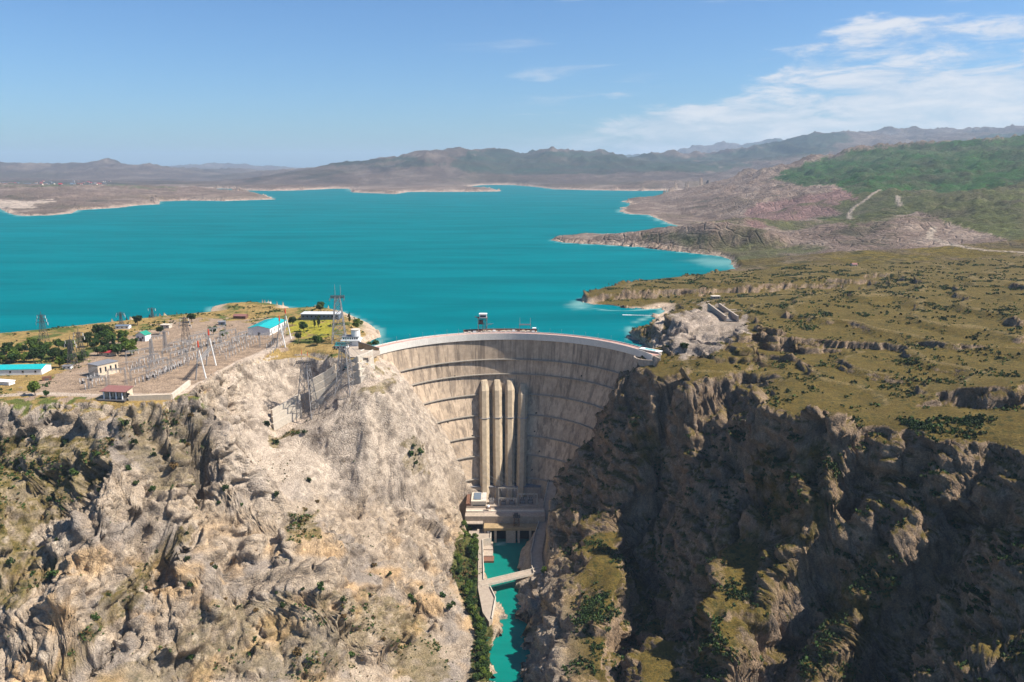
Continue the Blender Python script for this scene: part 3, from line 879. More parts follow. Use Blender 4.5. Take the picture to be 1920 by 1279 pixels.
ppx, ppy = to_px(x, y, z)
nb = 0.5 + 0.9 * fbm(x / 60, y / 60, z / 60, 3)             # broad variety
left = sstep(40, -40, x + 0 * y)
rock = sstep(0.94, 0.78, nz + 0.05 * fbm(x / 9, y / 9, z / 9, 2))
# keep made ground, the bench and the dam foot free of relief
calm = np.ones_like(x)
calm *= sstep(2, 14, line_dist(x, y, [p[:2] for p in BENCH_IN]))
calm *= sstep(6, 14, line_dist(x, y, [pz(988, 1000, -185)[:2], pz(990, 1060, -185)[:2]]))
for line_, hw_ in GRADE:
    calm *= sstep(hw_ + 1, hw_ + 7, line_dist(x, y, [q[:2] for q in line_]))
calm *= 1 - 0.85 * ((y > 715) & (np.abs(x) < 48) & (y < 810))
bare0 = in_poly(ppx, ppy, [(1258, 588), (1330, 572), (1400, 588), (1402, 622), (1330, 670), (1262, 676), (1240, 640)]) * sstep(14, 30, line_dist(x, y, [hit(1338, 578)[:2], hit(1372, 601)[:2]]))
rock = np.maximum(rock, 0.6 * bare0) * calm
bed = np.where(x > 0, 0.45 + 0.55 * sstep(0.1, 0.6, nb), sstep(430, 200, ppx) * 0.8 + 0.15)
wob = 5 * gnoise(x / 50, y / 50, z / 90)
zb = z + np.where(x > 0, 0.5, 1.0) * wob + np.where(x > 0, 0.03, 0.10) * x - np.where(x > 0, 0.0, 0.05) * y
mid0 = fbm(x / 16, y / 16, z / 16, 2)
tri = lambda t: np.abs((t % 1.0) - 0.5) * 2
zb2 = zb + 2.5 * mid0
strata = 0.75 * sstep(0.35, 0.65, tri(zb2 / 12.0)) + 0.25 * sstep(0.3, 0.7, tri(zb2 / 4.7 + 0.3)) - 0.5
rills = ridged(x / 7 + y / 60, y / 11 - x / 60, z / 70, 3, 0.55)
slab = np.where(x < 0, sstep(430, 520, ppx + 30 * gnoise(x / 30, y / 30, z / 30)) * sstep(1010, 900, ppy + 40 * gnoise(x / 30 + 9, y / 30, z / 30)), 0)
big_r = np.where(x > 30, ridged(x / 50, y / 50, z / 36, 4, 0.5), ridged(x / 55, y / 55, z / 85, 4, 0.5))
jx = x + 2.0 * gnoise(x / 9, y / 9, z / 9); jy = y + 2.0 * gnoise(x / 9 + 40, y / 9, z / 9)
c0, v0, t0_ = cells(jx / 26, jy / 26, z / 34)
c1, v1, t1_ = cells((jx + wob) / 11, jy / 11, z / 15)
c2, v2, t2_ = cells(jx / 4.6, jy / 4.6, z / 5.5)
mid = fbm(x / 6, y / 6, z / 8, 3, 0.55)
rt = sstep(20, 50, x)
disp = (5.0 * (big_r - 0.35) * (1 - 0.7 * slab)
        + ((6.0 * (v0 - 0.5) + 10.0 * t0_) * sstep(0.0, 0.04, c0) - 2.2 * sstep(0.12, 0.0, c0)) * (1 - 0.9 * slab)
        + ((3.6 * (v1 - 0.5) + 4.2 * t1_) * sstep(0.0, 0.07, c1) - 2.2 * sstep(0.16, 0.0, c1)) * (1 - 0.9 * slab) * (1 - 0.35 * rt)
        + ((2.0 * (v2 - 0.5) + 2.4 * t2_) * sstep(0.0, 0.12, c2) - 0.9 * sstep(0.2, 0.0, c2)) * (1 - 0.75 * slab) * (1 - 0.3 * rt)
        + (0.9 + 1.8 * rt) * strata * bed * (1 - slab)
        + 1.0 * slab * (rills - 0.3)
        + 0.45 * mid)
disp = disp * rock
disp = (0.9 * disp.reshape(ROWS, NC) + 0.1 * blur(disp.reshape(ROWS, NC), 1)).ravel()
small = 0.35 * fbm(x / 9, y / 9, 0 * x, 3) * (1 - rock) * sstep(0.999, 0.985, nz + 0.004 * gnoise(x / 15, y / 15, 0 * x))
small = small + bare0 * 2.0 * fbm(x / 24, y / 24, 0 * x + 3, 3)
V2 = V.reshape(-1, 3) + N.reshape(-1, 3) * (disp + small)[:, None]
under = (GD.ravel() < 0) & (y > 740)
V2[under] = V.reshape(-1, 3)[under]
V2g = V2.reshape(ROWS, NC, 3)
N2 = np.cross(np.gradient(V2g, axis=1), np.gradient(V2g, axis=0))
N2 /= np.linalg.norm(N2, axis=-1, keepdims=True) + 1e-9
nz2 = N2[..., 2].ravel()
NEAR_V = V2g
NEAR_PX, NEAR_PY = to_px(V2[:, 0], V2[:, 1], V2[:, 2])


def ground(xq, yq):
    """height of the finished terrain"""
    j = int(np.clip(np.searchsorted(rowsY, yq), 1, ROWS - 1))
    if abs(rowsY[j - 1] - yq) < abs(rowsY[j] - yq):
        j -= 1
    r = NEAR_V[j]
    i = int(np.argmin(np.abs(r[:, 0] - xq) + 0.3 * np.abs(r[:, 1] - yq)))
    return float(r[i, 2])


# ---- colours of the ground itself: rock, soil, grass, gravel, sand; lit terrace lips painted in
def lerp(a, b, t):
    return a * (1 - t[:, None]) + np.asarray(b)[None, :] * t[:, None]


fx, fy, fz = V2[:, 0], V2[:, 1], V2[:, 2]
b1 = fbm(fx / 30, fy / 30, fz / 30, 3)
b2 = fbm(fx / 7, fy / 7, fz / 7, 3)
warpx = NEAR_PX + 22 * gnoise(fx / 14, fy / 14, fz / 14) + 10 * gnoise(fx / 5, fy / 5, fz / 5)
warpy = NEAR_PY + 22 * gnoise(fx / 14 + 50, fy / 14, fz / 14) + 10 * gnoise(fx / 5 + 50, fy / 5, fz / 5)
col = np.tile(np.array([[0.365, 0.290, 0.212]]), (len(fx), 1))
col = lerp(col, (0.255, 0.215, 0.178), sstep(0.0, 0.35, b1) * 0.85)          # greyer, weathered rock
ochre = sstep(0.0, 0.45, fbm(fx / 34 + 9, fy / 34, fz / 22, 3)) * sstep(920, 1060, NEAR_PY)
col = lerp(col, (0.44, 0.295, 0.155), ochre * 0.85)
pale = sstep(380, 470, warpx) * sstep(980, 880, warpy)
col = lerp(col, (0.43, 0.355, 0.280), pale * 0.8)
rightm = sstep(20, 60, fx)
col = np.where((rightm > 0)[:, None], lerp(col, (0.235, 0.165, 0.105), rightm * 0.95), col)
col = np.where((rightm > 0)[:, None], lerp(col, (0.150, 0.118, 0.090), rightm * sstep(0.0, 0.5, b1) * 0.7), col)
# dark weathering where blocks stand out and along beds
col = col * (1 + 0.20 * np.clip(b2, -0.8, 0.8))[:, None]
col = col * (1 - 0.15 * sstep(0.0, 0.6, fbm(fx / 3 + fy / 40, fy / 5, fz / 60, 3)) * rock)[:, None]

band = gnoise(zb / 5.0, 0.3 * b1 + 2.0, 0 * zb) + 0.6 * gnoise(zb / 1.9, 0.4 * b1 + 7.0, 0 * zb)
col = col * (1 + 0.30 * np.clip(band, -0.8, 0.8) * rock * np.where(slab > 0.5, 0.3, 1.0) * np.where(fx < 0, 0.15 + 0.4 * sstep(300, 150, NEAR_PX), 0.8))[:, None]
lich = sstep(0.12, 0.42, fbm(fx / 12 + 30, fy / 12, fz / 9, 4, 0.6)) * rock
col = lerp(col, (0.14, 0.11, 0.085), lich * 0.65)
col = lerp(col, (0.48, 0.40, 0.31), sstep(0.3, 0.55, fbm(fx / 9 - 30, fy / 9, fz / 16, 3)) * rock * np.where(fx < 0, 0.6, 0.15))
veg = np.zeros(len(fx))
flat = sstep(0.66, 0.84, nz2 + 0.07 * b2)
# grassy ledges of the left bluff
for poly, k in (([(-60, 830), (110, 820), (215, 822), (200, 900), (130, 950), (60, 1010), (20, 1090), (-60, 1100)], 0.95), ([(230, 760), (390, 770), (385, 905), (300, 930), (225, 850)], 0.55),
                ([(-60, 1040), (60, 1020), (120, 1060), (40, 1130), (-60, 1150)], 0.9), ([(330, 985), (370, 990), (250, 1130), (180, 1190), (130, 1279), (90, 1279), (200, 1120)], 0.9),
                ([(380, 1130), (700, 1110), (720, 1200), (600, 1279), (160, 1279), (330, 1200)], 0.45), ([(540, 955), (600, 960), (590, 1010), (530, 1010)], 0.8), ([(700, 1110), (790, 1150), (850, 1279), (740, 1279)], 0.6),
                ([(750, 820), (800, 830), (800, 880), (760, 880)], 0.7), ([(505, 800), (560, 790), (560, 812), (505, 840)], 0.8), ([(700, 690), (740, 700), (730, 722), (650, 750), (690, 715)], 0.8)):
    m = in_poly(warpx, warpy, poly) & (fx < 0)
    veg = np.maximum(veg, m * k * np.clip(0.55 + 0.9 * b2 + 0.35 * flat, 0, 1))
# right bank: everything that is not steep carries dry grass
veg = np.maximum(veg, rightm * sstep(0.62, 0.84, nz2 + 0.12 * b1 + 0.05 * b2) * 0.95)
for poly in ([(1180, 790), (1230, 800), (1250, 880), (1190, 880)], [(1140, 1050), (1190, 1050), (1160, 1150), (1080, 1120)], [(1330, 1010), (1500, 960), (1500, 1060), (1400, 1240), (1290, 1260)], [(1535, 830), (1590, 850), (1560, 960), (1500, 1050), (1490, 900)],
             [(1200, 690), (1440, 640), (1440, 700), (1290, 715)], [(1640, 1010), (1700, 1060), (1600, 1279), (1500, 1279), (1540, 1150)], [(1400, 850), (1540, 830), (1520, 960), (1420, 980)]):
    m = in_poly(warpx, warpy, poly) & (fx > 0)
    veg = np.maximum(veg, m * np.clip(0.5 + 1.2 * b2 + 0.5 * b1, 0, 1))
# canyon floor strip
m = in_poly(NEAR_PX, NEAR_PY, [(860, 985), (900, 1010), (906, 1100), (925, 1180), (915, 1279), (880, 1279), (890, 1180), (845, 1070)]) & (fz < -165)
veg = np.maximum(veg, m * 0.95)
strip = m
# bare ground right of the dam
bare = in_poly(warpx, warpy, [(1262, 590), (1330, 575), (1400, 590), (1400, 620), (1330, 668), (1265, 672), (1240, 640)])
veg = np.where(bare, veg * 0.15, veg)
col = np.where(bare[:, None], np.array([0.30, 0.245, 0.20]) * (1 + 0.45 * b2 + 0.3 * b1)[:, None], col)
gold = sstep(-0.25, 0.45, b1 + 0.4 * b2)
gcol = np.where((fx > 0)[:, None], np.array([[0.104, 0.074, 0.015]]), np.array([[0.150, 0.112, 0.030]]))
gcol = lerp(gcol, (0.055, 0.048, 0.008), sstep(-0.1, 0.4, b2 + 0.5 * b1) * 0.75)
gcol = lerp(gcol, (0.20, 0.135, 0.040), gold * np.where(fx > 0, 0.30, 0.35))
lit_lip = sstep(0.80, 0.97, shelf(fx, fy, fz)) * sstep(-0.3, 0.3, b2 + 0.3) * (fx > 150) * (NEAR_PY < 800) * (fy > 560)
gcol = lerp(gcol, (0.21, 0.155, 0.070), lit_lip * 0.65)  # dry grass lips paled, painting in their lit edges
gcol = np.where(strip[:, None], np.array([[0.075, 0.080, 0.020]]) * (1 + 0.4 * b2)[:, None], gcol)
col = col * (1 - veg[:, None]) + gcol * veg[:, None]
# left plateau: gravel, dry grass, shore
plat = (fx < -120) & (fz > -9) & (nz2 > 0.75) & (fy > 560)
soil = np.tile(np.array([[0.31, 0.225, 0.155]]), (len(fx), 1)) * (1 + 0.22 * b2 + 0.15 * b1)[:, None]
yard = in_poly(warpx, warpy, [(30, 745), (130, 690), (220, 640), (330, 600), (520, 600), (555, 640), (440, 690), (395, 740), (300, 745)])
drygrass = np.tile(np.array([[0.30, 0.205, 0.075]]), (len(fx), 1)) * (1 + 0.3 * b2)[:, None]
drygrass = lerp(drygrass, (0.10, 0.115, 0.03), sstep(0.05, 0.35, b1 + 0.5 * b2))
pc = np.where(yard[:, None], soil, drygrass)
col = np.where(plat[:, None], pc, col)
yellow = in_poly(warpx, warpy, [(545, 600), (620, 600), (625, 630), (545, 630)]) & plat
col = np.where(yellow[:, None], np.array([[0.28, 0.25, 0.03]]) * (1 + 0.3 * b2)[:, None], col)
# beaches and the pale drawdown band
shore_d = GD.ravel()
beach = sstep(26, 6, shore_d + 9 * b1) * (fz < WATER + 6) * (fy > 700) * (shore_d > -60)
col = lerp(col, (0.50, 0.385, 0.285), beach * 0.9)
veg = veg * (1 - beach)
# roads and tracks
for path, wd in (([(1207, 654), (1222, 648), (1231, 638), (1237, 618), (1240, 606), (1230, 599)], 4.6), ([(0, 742), (80, 738), (180, 742), (330, 740), (395, 715), (450, 680), (520, 648), (545, 632)], 4.0), ([(512, 815), (565, 785), (600, 768), (643, 742), (690, 720), (725, 706)], 3.5)):
    pts = [hit(*p)[:2] for p in path] if wd != 4.6 else [pz(*p, 1.0)[:2] for p in path]
    d = line_dist(fx, fy, pts)
    col = lerp(col, (0.46, 0.37, 0.29), sstep(wd + 1.5, wd - 0.5, d) * (nz2 > 0.6) * 0.9)
    veg = veg * (1 - sstep(wd + 1.5, wd - 0.5, d))
NEAR_VEG = veg
NEAR_NZ = nz2


def ground_material(name, k):
    """rock and grass on terrain; k scales the grain for the distant hills"""
    m = bpy.data.materials.new(name)
    m.use_nodes = True
    t = NT(m.node_tree)
    out = t.n('ShaderNodeOutputMaterial')
    bs = t.n('ShaderNodeBsdfPrincipled')
    t.l(bs.outputs[0], out.inputs[0])
    bs.inputs['Roughness'].default_value = 0.95
    bs.inputs['Specular IOR Level'].default_value = 0.1
    a = t.n('ShaderNodeAttribute', attribute_name='col')
    v = t.n('ShaderNodeAttribute', attribute_name='veg')
    pos = t.n('ShaderNodeNewGeometry').outputs['Position']
    n_f = t.noise(pos, 0.9 / k, 6, 0.65)
    n_m = t.noise(pos, 0.16 / k, 5, 0.6)
    n_s = t.noise(t.scaled(pos, (0.9, 0.9, 1.5)), 0.35 / k, 6, 0.68, 0.4)
    c = t.mix(1.0, a.outputs['Color'], t.mix(t.ramp(n_f, 0.3, 0.72), (0.66, 0.66, 0.67), (1.28, 1.26, 1.24)), 'MULTIPLY')
    c = t.mix(1.0, c, t.mix(t.ramp(n_m, 0.3, 0.7), (0.80, 0.79, 0.78), (1.16, 1.16, 1.16)), 'MULTIPLY')
    rockf = t.math('SUBTRACT', 1.0, v.outputs['Fac'])
    c = t.mix(t.math('MULTIPLY', t.ramp(n_s, 0.55, 0.75), t.math('MULTIPLY', rockf, 0.35)), c, t.mix(1.0, c, (0.5, 0.47, 0.44), 'MULTIPLY'))
    # tufts in the grass
    vo = t.n('ShaderNodeTexVoronoi')
    vo.inputs['Scale'].default_value = 0.42 / k
    t.l(pos, vo.inputs['Vector'])
    tuft = t.math('MULTIPLY', t.ramp(vo.outputs['Distance'], 0.50, 0.22), t.ramp(n_m, 0.36, 0.6))
    c = t.mix(t.math('MULTIPLY', tuft, t.math('MULTIPLY', v.outputs['Fac'], 0.85)), c, (0.036, 0.036, 0.011))
    vo2 = t.n('ShaderNodeTexVoronoi')
    vo2.inputs['Scale'].default_value = 0.17 / k
    t.l(pos, vo2.inputs['Vector'])
    n_b = t.noise(pos, 0.035 / k, 4, 0.6)
    bush = t.math('MULTIPLY', t.ramp(vo2.outputs['Distance'], 0.42, 0.20), t.ramp(n_b, 0.42, 0.6))
    c = t.mix(t.math('MULTIPLY', bush, t.math('MULTIPLY', v.outputs['Fac'], 0.8)), c, (0.030, 0.034, 0.011))
    n_t = t.noise(t.scaled(pos, (0.05, 0.05, 1.6)), 1.0 / k, 3, 0.6, 0.3)
    c = t.mix(t.math('MULTIPLY', t.ramp(n_t, 0.50, 0.62), t.math('MULTIPLY', v.outputs['Fac'], 0.18)), c, t.mix(1.0, c, (0.55, 0.52, 0.5), 'MULTIPLY'))
    t.l(c, bs.inputs['Base Color'])
    bp = t.n('ShaderNodeBump')
    bp.inputs['Strength'].default_value = 0.8
    bp.inputs['Distance'].default_value = 1.2 * k
    hgt = t.math('ADD', n_f, t.math('MULTIPLY', n_s, 0.6))
    vc = t.n('ShaderNodeTexVoronoi', feature='DISTANCE_TO_EDGE')
    vc.inputs['Scale'].default_value = 0.30 / k
    t.l(t.scaled(pos, (1.0, 1.0, 0.7)), vc.inputs['Vector'])
    hgt = t.math('ADD', hgt, t.math('MULTIPLY', t.ramp(vc.outputs['Distance'], 0.0, 0.10), t.math('MULTIPLY', rockf, 0.35)))
    t.l(hgt, bp.inputs['Height'])
    t.l(bp.outputs[0], bs.inputs['Normal'])
    return m


M_NEAR = ground_material('canyon ground', 1.0)
M_FAR = ground_material('distant ground', 9.0)
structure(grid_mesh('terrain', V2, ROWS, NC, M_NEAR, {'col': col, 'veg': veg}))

# ------------------------------------------------------------------ distant terrain
FR = 470; FC = 640
fyv = np.exp(np.linspace(math.log(1316), math.log(28000), FR))
FX = np.linspace(-1, 1, FC)[None, :] * (0.93 * fyv[:, None])
FY = np.repeat(fyv[:, None], FC, 1)
FZ, FD = base_height(FX, FY)
FZ = FZ - 2.5 * sstep(1340, 1320, FY)
FVt = np.stack([FX, FY, FZ], -1)
Nf = np.cross(np.gradient(FVt, axis=1), np.gradient(FVt, axis=0))
Nf /= np.linalg.norm(Nf, axis=-1, keepdims=True)
fx, fy, fz = [FVt[..., i].ravel() for i in range(3)]
FPX_, FPY_ = to_px(fx, fy, fz)
k1 = sstep(2500, 6000, fy)
b1 = fbm(fx / 330, fy / 450, fz / 90, 4) * (1 - k1) + k1 * fbm(fx / 1300, fy / 2000, fz / 120, 4)
b2 = fbm(fx / 95, fy / 150, fz / 30, 4, 0.6) * (1 - k1) + k1 * fbm(fx / 380, fy / 700, fz / 45, 4, 0.6)
wpx = FPX_ + 26 * b1 + 14 * b2
wpy = FPY_ + 10 * b1 + 6 * b2
colf = np.tile(np.array([[0.165, 0.120, 0.094]]), (len(fx), 1)) * (1 + 0.30 * b2)[:, None]
colf = lerp(colf, (0.30, 0.24, 0.19), sstep(0.25, 0.7, b2) * 0.5)
relief_tone = (1 - k1) * ridged(fx / 210, fy / 210, 5.2 + 0 * fx, 5, 0.6) + k1 * ridged(fx / 700, fy / 1100, 3.1 + 0 * fx, 5, 0.62)  # mask for gully shading painted into the colours below, partly as plant growth
colf = lerp(colf, (0.060, 0.055, 0.034), sstep(0.50, 0.12, relief_tone) * 0.85)
colf = lerp(colf, (0.38, 0.31, 0.25), sstep(0.62, 0.82, relief_tone) * 0.3)  # ridges paled to complete the painted relief
colf = lerp(colf, (0.13, 0.105, 0.06), sstep(0.05, 0.5, b1) * 0.5)
bandf = gnoise(fz / 6.5, 0.4 * b1 + 3.0, 0 * fz) + 0.6 * gnoise(fz / 2.6, 0.5 * b1 + 8.0, 0 * fz)
colf = colf * (1 + 0.55 * np.clip(bandf, -0.8, 0.9) * sstep(0.97, 0.90, Nf[..., 2].ravel()) * (1 - k1))[:, None]
plum = in_poly(wpx, wpy, [(1400, 395), (1560, 350), (1620, 360), (1540, 400), (1480, 420), (1400, 425)])
colf = np.where(plum[:, None], np.array([[0.185, 0.115, 0.100]]) * (1 + 0.3 * b2)[:, None], colf)
vegf = np.zeros(len(fx))
forest = in_poly(wpx, wpy, [(1440, 335), (1520, 303), (1600, 283), (1920, 250), (2600, 215), (2600, 480), (1920, 455), (1860, 440), (1800, 425), (1720, 395), (1600, 422), (1530, 412), (1600, 365), (1560, 345), (1500, 345)])
vegf = np.maximum(vegf, forest * np.clip(0.9 + 0.5 * b2, 0, 1))
blue = in_poly(wpx, wpy, [(600, 312), (700, 298), (760, 300), (840, 300), (920, 280), (1230, 290), (1300, 300), (1500, 250), (1600, 250), (1560, 285), (1440, 300), (1300, 322), (1150, 318), (1050, 325), (950, 330), (880, 325), (830, 305), (700, 312)])
vegf = np.maximum(vegf, blue * np.clip(0.75 + 0.5 * b2, 0, 1))
terr = (fy < 1500) & (fx > 100)
vegf = np.maximum(vegf, terr * np.clip(0.75 + 0.8 * b2, 0, 1))
mixed = (fy < 2700) & (fx > 300)
vegf = np.maximum(vegf, mixed * sstep(-0.05, 0.4, b1 + 0.4 * b2) * 0.85)
trees_band = in_poly(FPX_, FPY_, [(-200, 338), (200, 340), (330, 352), (330, 358), (200, 350), (-200, 350)])
vegf = np.maximum(vegf, trees_band * sstep(-0.2, 0.3, b2) * 0.7)
colf = colf * (1 - 0.42 * sstep(5500, 8000, fy))[:, None]
gcol = np.where((fy < 1500)[:, None], np.array([[0.105, 0.076, 0.013]]), np.where((fy > 6000)[:, None], np.array([[0.020, 0.034, 0.022]]), np.array([[0.022, 0.057, 0.012]])) * (0.7 + 0.6 * sstep(0.2, 0.7, relief_tone))[:, None]) * (1 + 0.3 * b2)[:, None]
gcol = np.where(((fy >= 1500) & (fy < 2700))[:, None], np.array([[0.075, 0.080, 0.028]]) * (1 + 0.3 * b2)[:, None], gcol)
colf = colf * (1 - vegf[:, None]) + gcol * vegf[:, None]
fd = FD.ravel()
bw = np.clip(fy / 120.0, 14, 55)
sand = sstep(1.0, 0.35, (fd + 0.35 * bw * b1) / bw) * (fz < WATER + np.clip(fy / 320, 5, 16)) * (fd > -80)
colf = lerp(colf, (0.40, 0.305, 0.235), sand * 0.85)
plain = in_poly(wpx, wpy, [(-300, 372), (40, 378), (110, 376), (60, 392), (-300, 398)])
colf = np.where(plain[:, None], np.array([[0.42, 0.34, 0.27]]), colf)
# tracks on the right-hand hills
for path, wd in (([(1752, 430), (1745, 440), (1742, 447), (1770, 455), (1800, 462), (1850, 470), (1930, 474)], 6), ([(1600, 412), (1592, 402), (1600, 390), (1625, 375), (1660, 362)], 5), ([(1680, 370), (1690, 385)], 5)):
    xs = []
    for q in path:
        k = np.argmin((FPX_ - q[0]) ** 2 + (FPY_ - q[1]) ** 2)
        xs.append((fx[k], fy[k]))
    d = line_dist(fx, fy, xs)
    colf = lerp(colf, (0.33, 0.27, 0.21), sstep(wd + 3, wd - 2, d))
    vegf = vegf * (1 - sstep(wd + 4, wd - 1, d))
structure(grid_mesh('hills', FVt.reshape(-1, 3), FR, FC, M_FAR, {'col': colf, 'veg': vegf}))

# ------------------------------------------------------------------ water
def water_material(name, deep, shoal, rough=0.12, spec=0.1):
    m = bpy.data.materials.new(name)
    m.use_nodes = True
    t = NT(m.node_tree)
    out = t.n('ShaderNodeOutputMaterial')
    bs = t.n('ShaderNodeBsdfPrincipled')
    t.l(bs.outputs[0], out.inputs[0])
    pos = t.n('ShaderNodeNewGeometry').outputs['Position']
    a = t.n('ShaderNodeAttribute', attribute_name='shoal')
    n1 = t.noise(t.scaled(pos, (0.0025, 0.012, 1)), 1.0, 9, 0.68, 0.6)
    c = t.mix(t.ramp(n1, 0.3, 0.7), tuple(x * 0.80 for x in deep), tuple(x * 1.16 for x in deep))
    c = t.mix(a.outputs['Fac'], c, shoal)
    t.l(c, bs.inputs['Base Color'])
    bs.inputs['Roughness'].default_value = rough
    bs.inputs['IOR'].default_value = 1.33
    bs.inputs['Specular IOR Level'].default_value = spec
    n2 = t.noise(t.scaled(pos, (0.25, 0.5, 1)), 1.0, 6, 0.7)
    bp = t.n('ShaderNodeBump')
    bp.inputs['Strength'].default_value = 0.5
    bp.inputs['Distance'].default_value = 0.6
    t.l(n2, bp.inputs['Height'])
    t.l(bp.outputs[0], bs.inputs['Normal'])
    return m


M_LAKE = water_material('milky turquoise water', (0.0, 0.122, 0.142), (0.26, 0.42, 0.38), 0.35, 0.0)
wy = np.concatenate([np.linspace(700, 1150, 180), np.exp(np.linspace(math.log(1156), math.log(9500), 130))])
WX = np.linspace(-1, 1, 260)[None, :] * (0.95 * wy[:, None] + 150)
WY = np.repeat(wy[:, None], 260, 1)
# the lake stops at the dam: rows in front of it are drawn back to its upstream side
XA = np.abs(WX + 6)
keep = np.where(XA < 149, 696 + np.sqrt(np.maximum(149.0 ** 2 - XA ** 2, 0)), np.minimum(845, 700 + (XA - 149) * 12))
WY = np.where(WY < keep, keep, WY)
wd_in = in_poly(WX.ravel(), WY.ravel(), SHORE)
wdd = line_dist(WX.ravel(), WY.ravel(), SHORE, True)
xx, yy = WX.ravel(), WY.ravel()
kk = np.clip(yy / 900, 0.6, 3)
sh = sstep(1, 0, (wdd + 6 * kk * gnoise(xx / 40, yy / 40, 0 * xx)) / (6 * kk)) * 0.45
tipx, tipy, _ = pz(1085, 572, WATER)
sh = np.maximum(sh, 0.42 * sstep(1.0, 0.0, np.hypot((xx - tipx) / 22, (yy - tipy) / 55) + 0.5 * gnoise(xx / 12, yy / 12, 0 * xx)))
bx_, by_, _ = pz(1350, 492, WATER)
sh = np.maximum(sh, 0.38 * sstep(1.0, 0.0, np.hypot((xx - bx_) / 80, (yy - by_) / 130) + 0.4 * gnoise(xx / 30, yy / 30, 0 * xx)))
green = np.zeros_like(sh)
structure(grid_mesh('reservoir_water', np.stack([xx, yy, np.full_like(xx, WATER)], -1), len(wy), 260, M_LAKE, {'shoal': sh}))
M_RIVER = water_material('green river water', (0.002, 0.15, 0.12), (0.35, 0.55, 0.50), 0.2)
ry = np.linspace(180, 752, 150)
RX = np.linspace(-1, 1, 24)[None, :] * 60 + 0 * ry[:, None]
RY = np.repeat(ry[:, None], 24, 1)
fo = pz(940, 1018, RIVER)
foam = sstep(1.0, 0.1, np.hypot((RX.ravel() - fo[0]) / 5, (RY.ravel() - fo[1]) / 8) + 0.5 * gnoise(RX.ravel() / 3, RY.ravel() / 3, 0 * RX.ravel())) * 0.9
structure(grid_mesh('river', np.stack([RX, RY, np.full_like(RX, RIVER)], -1).reshape(-1, 3), len(ry), 24, M_RIVER, {'shoal': foam}))

# ------------------------------------------------------------------ arch dam
DZ = [0, -27, -43, -64, -85, -106, -125, -148, -175, -196]
DAP = [832, 831, 830, 827, 821, 813, 806, 799, 792, 788]     # y of the crown of each level
DR = [148, 138, 128, 115, 102, 95, 90, 86, 82, 80]
DXL = [-139, -122, -112, -98, -84, -74, -66, -60, -54, -50]
DXR = [133, 124, 116, 108, 99, 90, 74, 56, 50, 48]
DCX = -6.0


def dam_at(z):
    zz = -z
    q = [-a for a in DZ]
    return (float(np.interp(zz, q, DAP)), float(np.interp(zz, q, DR)), float(np.interp(zz, q, DXL)), float(np.interp(zz, q, DXR)))


def dam_pt(xx, z, off=0.0):
    """point of the downstream face at sideways place xx, moved off metres upstream (positive)"""
    ap, r, _, _ = dam_at(z)
    cy = ap - r
    s = max(-0.995, min(0.995, (xx - DCX) / r))
    a = math.asin(s)
    return (DCX + (r + off) * math.sin(a), cy + (r + off) * math.cos(a), z)


CON = (0.43, 0.325, 0.228)
M_CON = mat('dam concrete', CON, 0.9, 0.16, 0.25, streak=0.75, dirt=(0.145, 0.11, 0.082), bump=0.12, rand=0.13, lime=0.5)
M_CON2 = mat('dam body concrete', (0.22, 0.18, 0.14), 0.92, 0.2, 0.3, streak=0.4)
M_LEDGE = mat('ledge concrete', (0.30, 0.26, 0.21), 0.9, 0.2, 0.5, streak=0.3)
M_CREST = mat('pale crest concrete', (0.62, 0.57, 0.50), 0.8, 0.08, 0.6, streak=0.2, rand=0.04)
M_ROADP = mat('pink crest paving', (0.42, 0.25, 0.20), 0.9, 0.15, 0.5)
M_DARK = mat('dark opening', (0.015, 0.014, 0.013), 0.9, 0.1)
M_RAIL = mat('grey railing', (0.30, 0.29, 0.28), 0.6, 0.1, metal=0.3)

dam = thing('arch_dam', 'tall curved concrete arch dam closing the gorge, with horizontal ledges and four ribs', 'dam', (DCX, 800, -190))
dam_inv = Vector((-DCX, -800, 190))


def dpart(mb, name, m, parent=dam, smooth=False):
    mb.v = [(p[0] + dam_inv.x, p[1] + dam_inv.y, p[2] + dam_inv.z) for p in mb.v]
    return mb.build(name, m, parent, smooth)


# solid body behind the facing
mb = MB()
NXS = 60
levels = DZ
cols_ = []
for z in levels:
    _, _, xl, xr = dam_at(z)
    f = [dam_pt(xl + (xr - xl) * k / NXS, z, 0.5) for k in range(NXS + 1)]
    thick = 7 + (-z) * 0.13
    b = [dam_pt(xl + (xr - xl) * k / NXS, z, thick) for k in range(NXS + 1)]
    cols_.append((f, b))
vs = []
for f, b in cols_:
    vs += f + b
n = NXS + 1
fs = []
for i in range(len(levels) - 1):
    a0 = i * 2 * n; a1 = (i + 1) * 2 * n
    for k in range(NXS):
        fs.append((a0 + k, a0 + k + 1, a1 + k + 1, a1 + k))
        fs.append((a0 + n + k, a1 + n + k, a1 + n + k + 1, a0 + n + k + 1))
    fs.append((a0, a1, a1 + n, a0 + n)); fs.append((a0 + NXS, a0 + n + NXS, a1 + n + NXS, a1 + NXS))
for k in range(NXS):
    fs.append((k, n + k, n + k + 1, k + 1))
mb.add(vs, fs)
dpart(mb, 'dam_body', M_CON2)
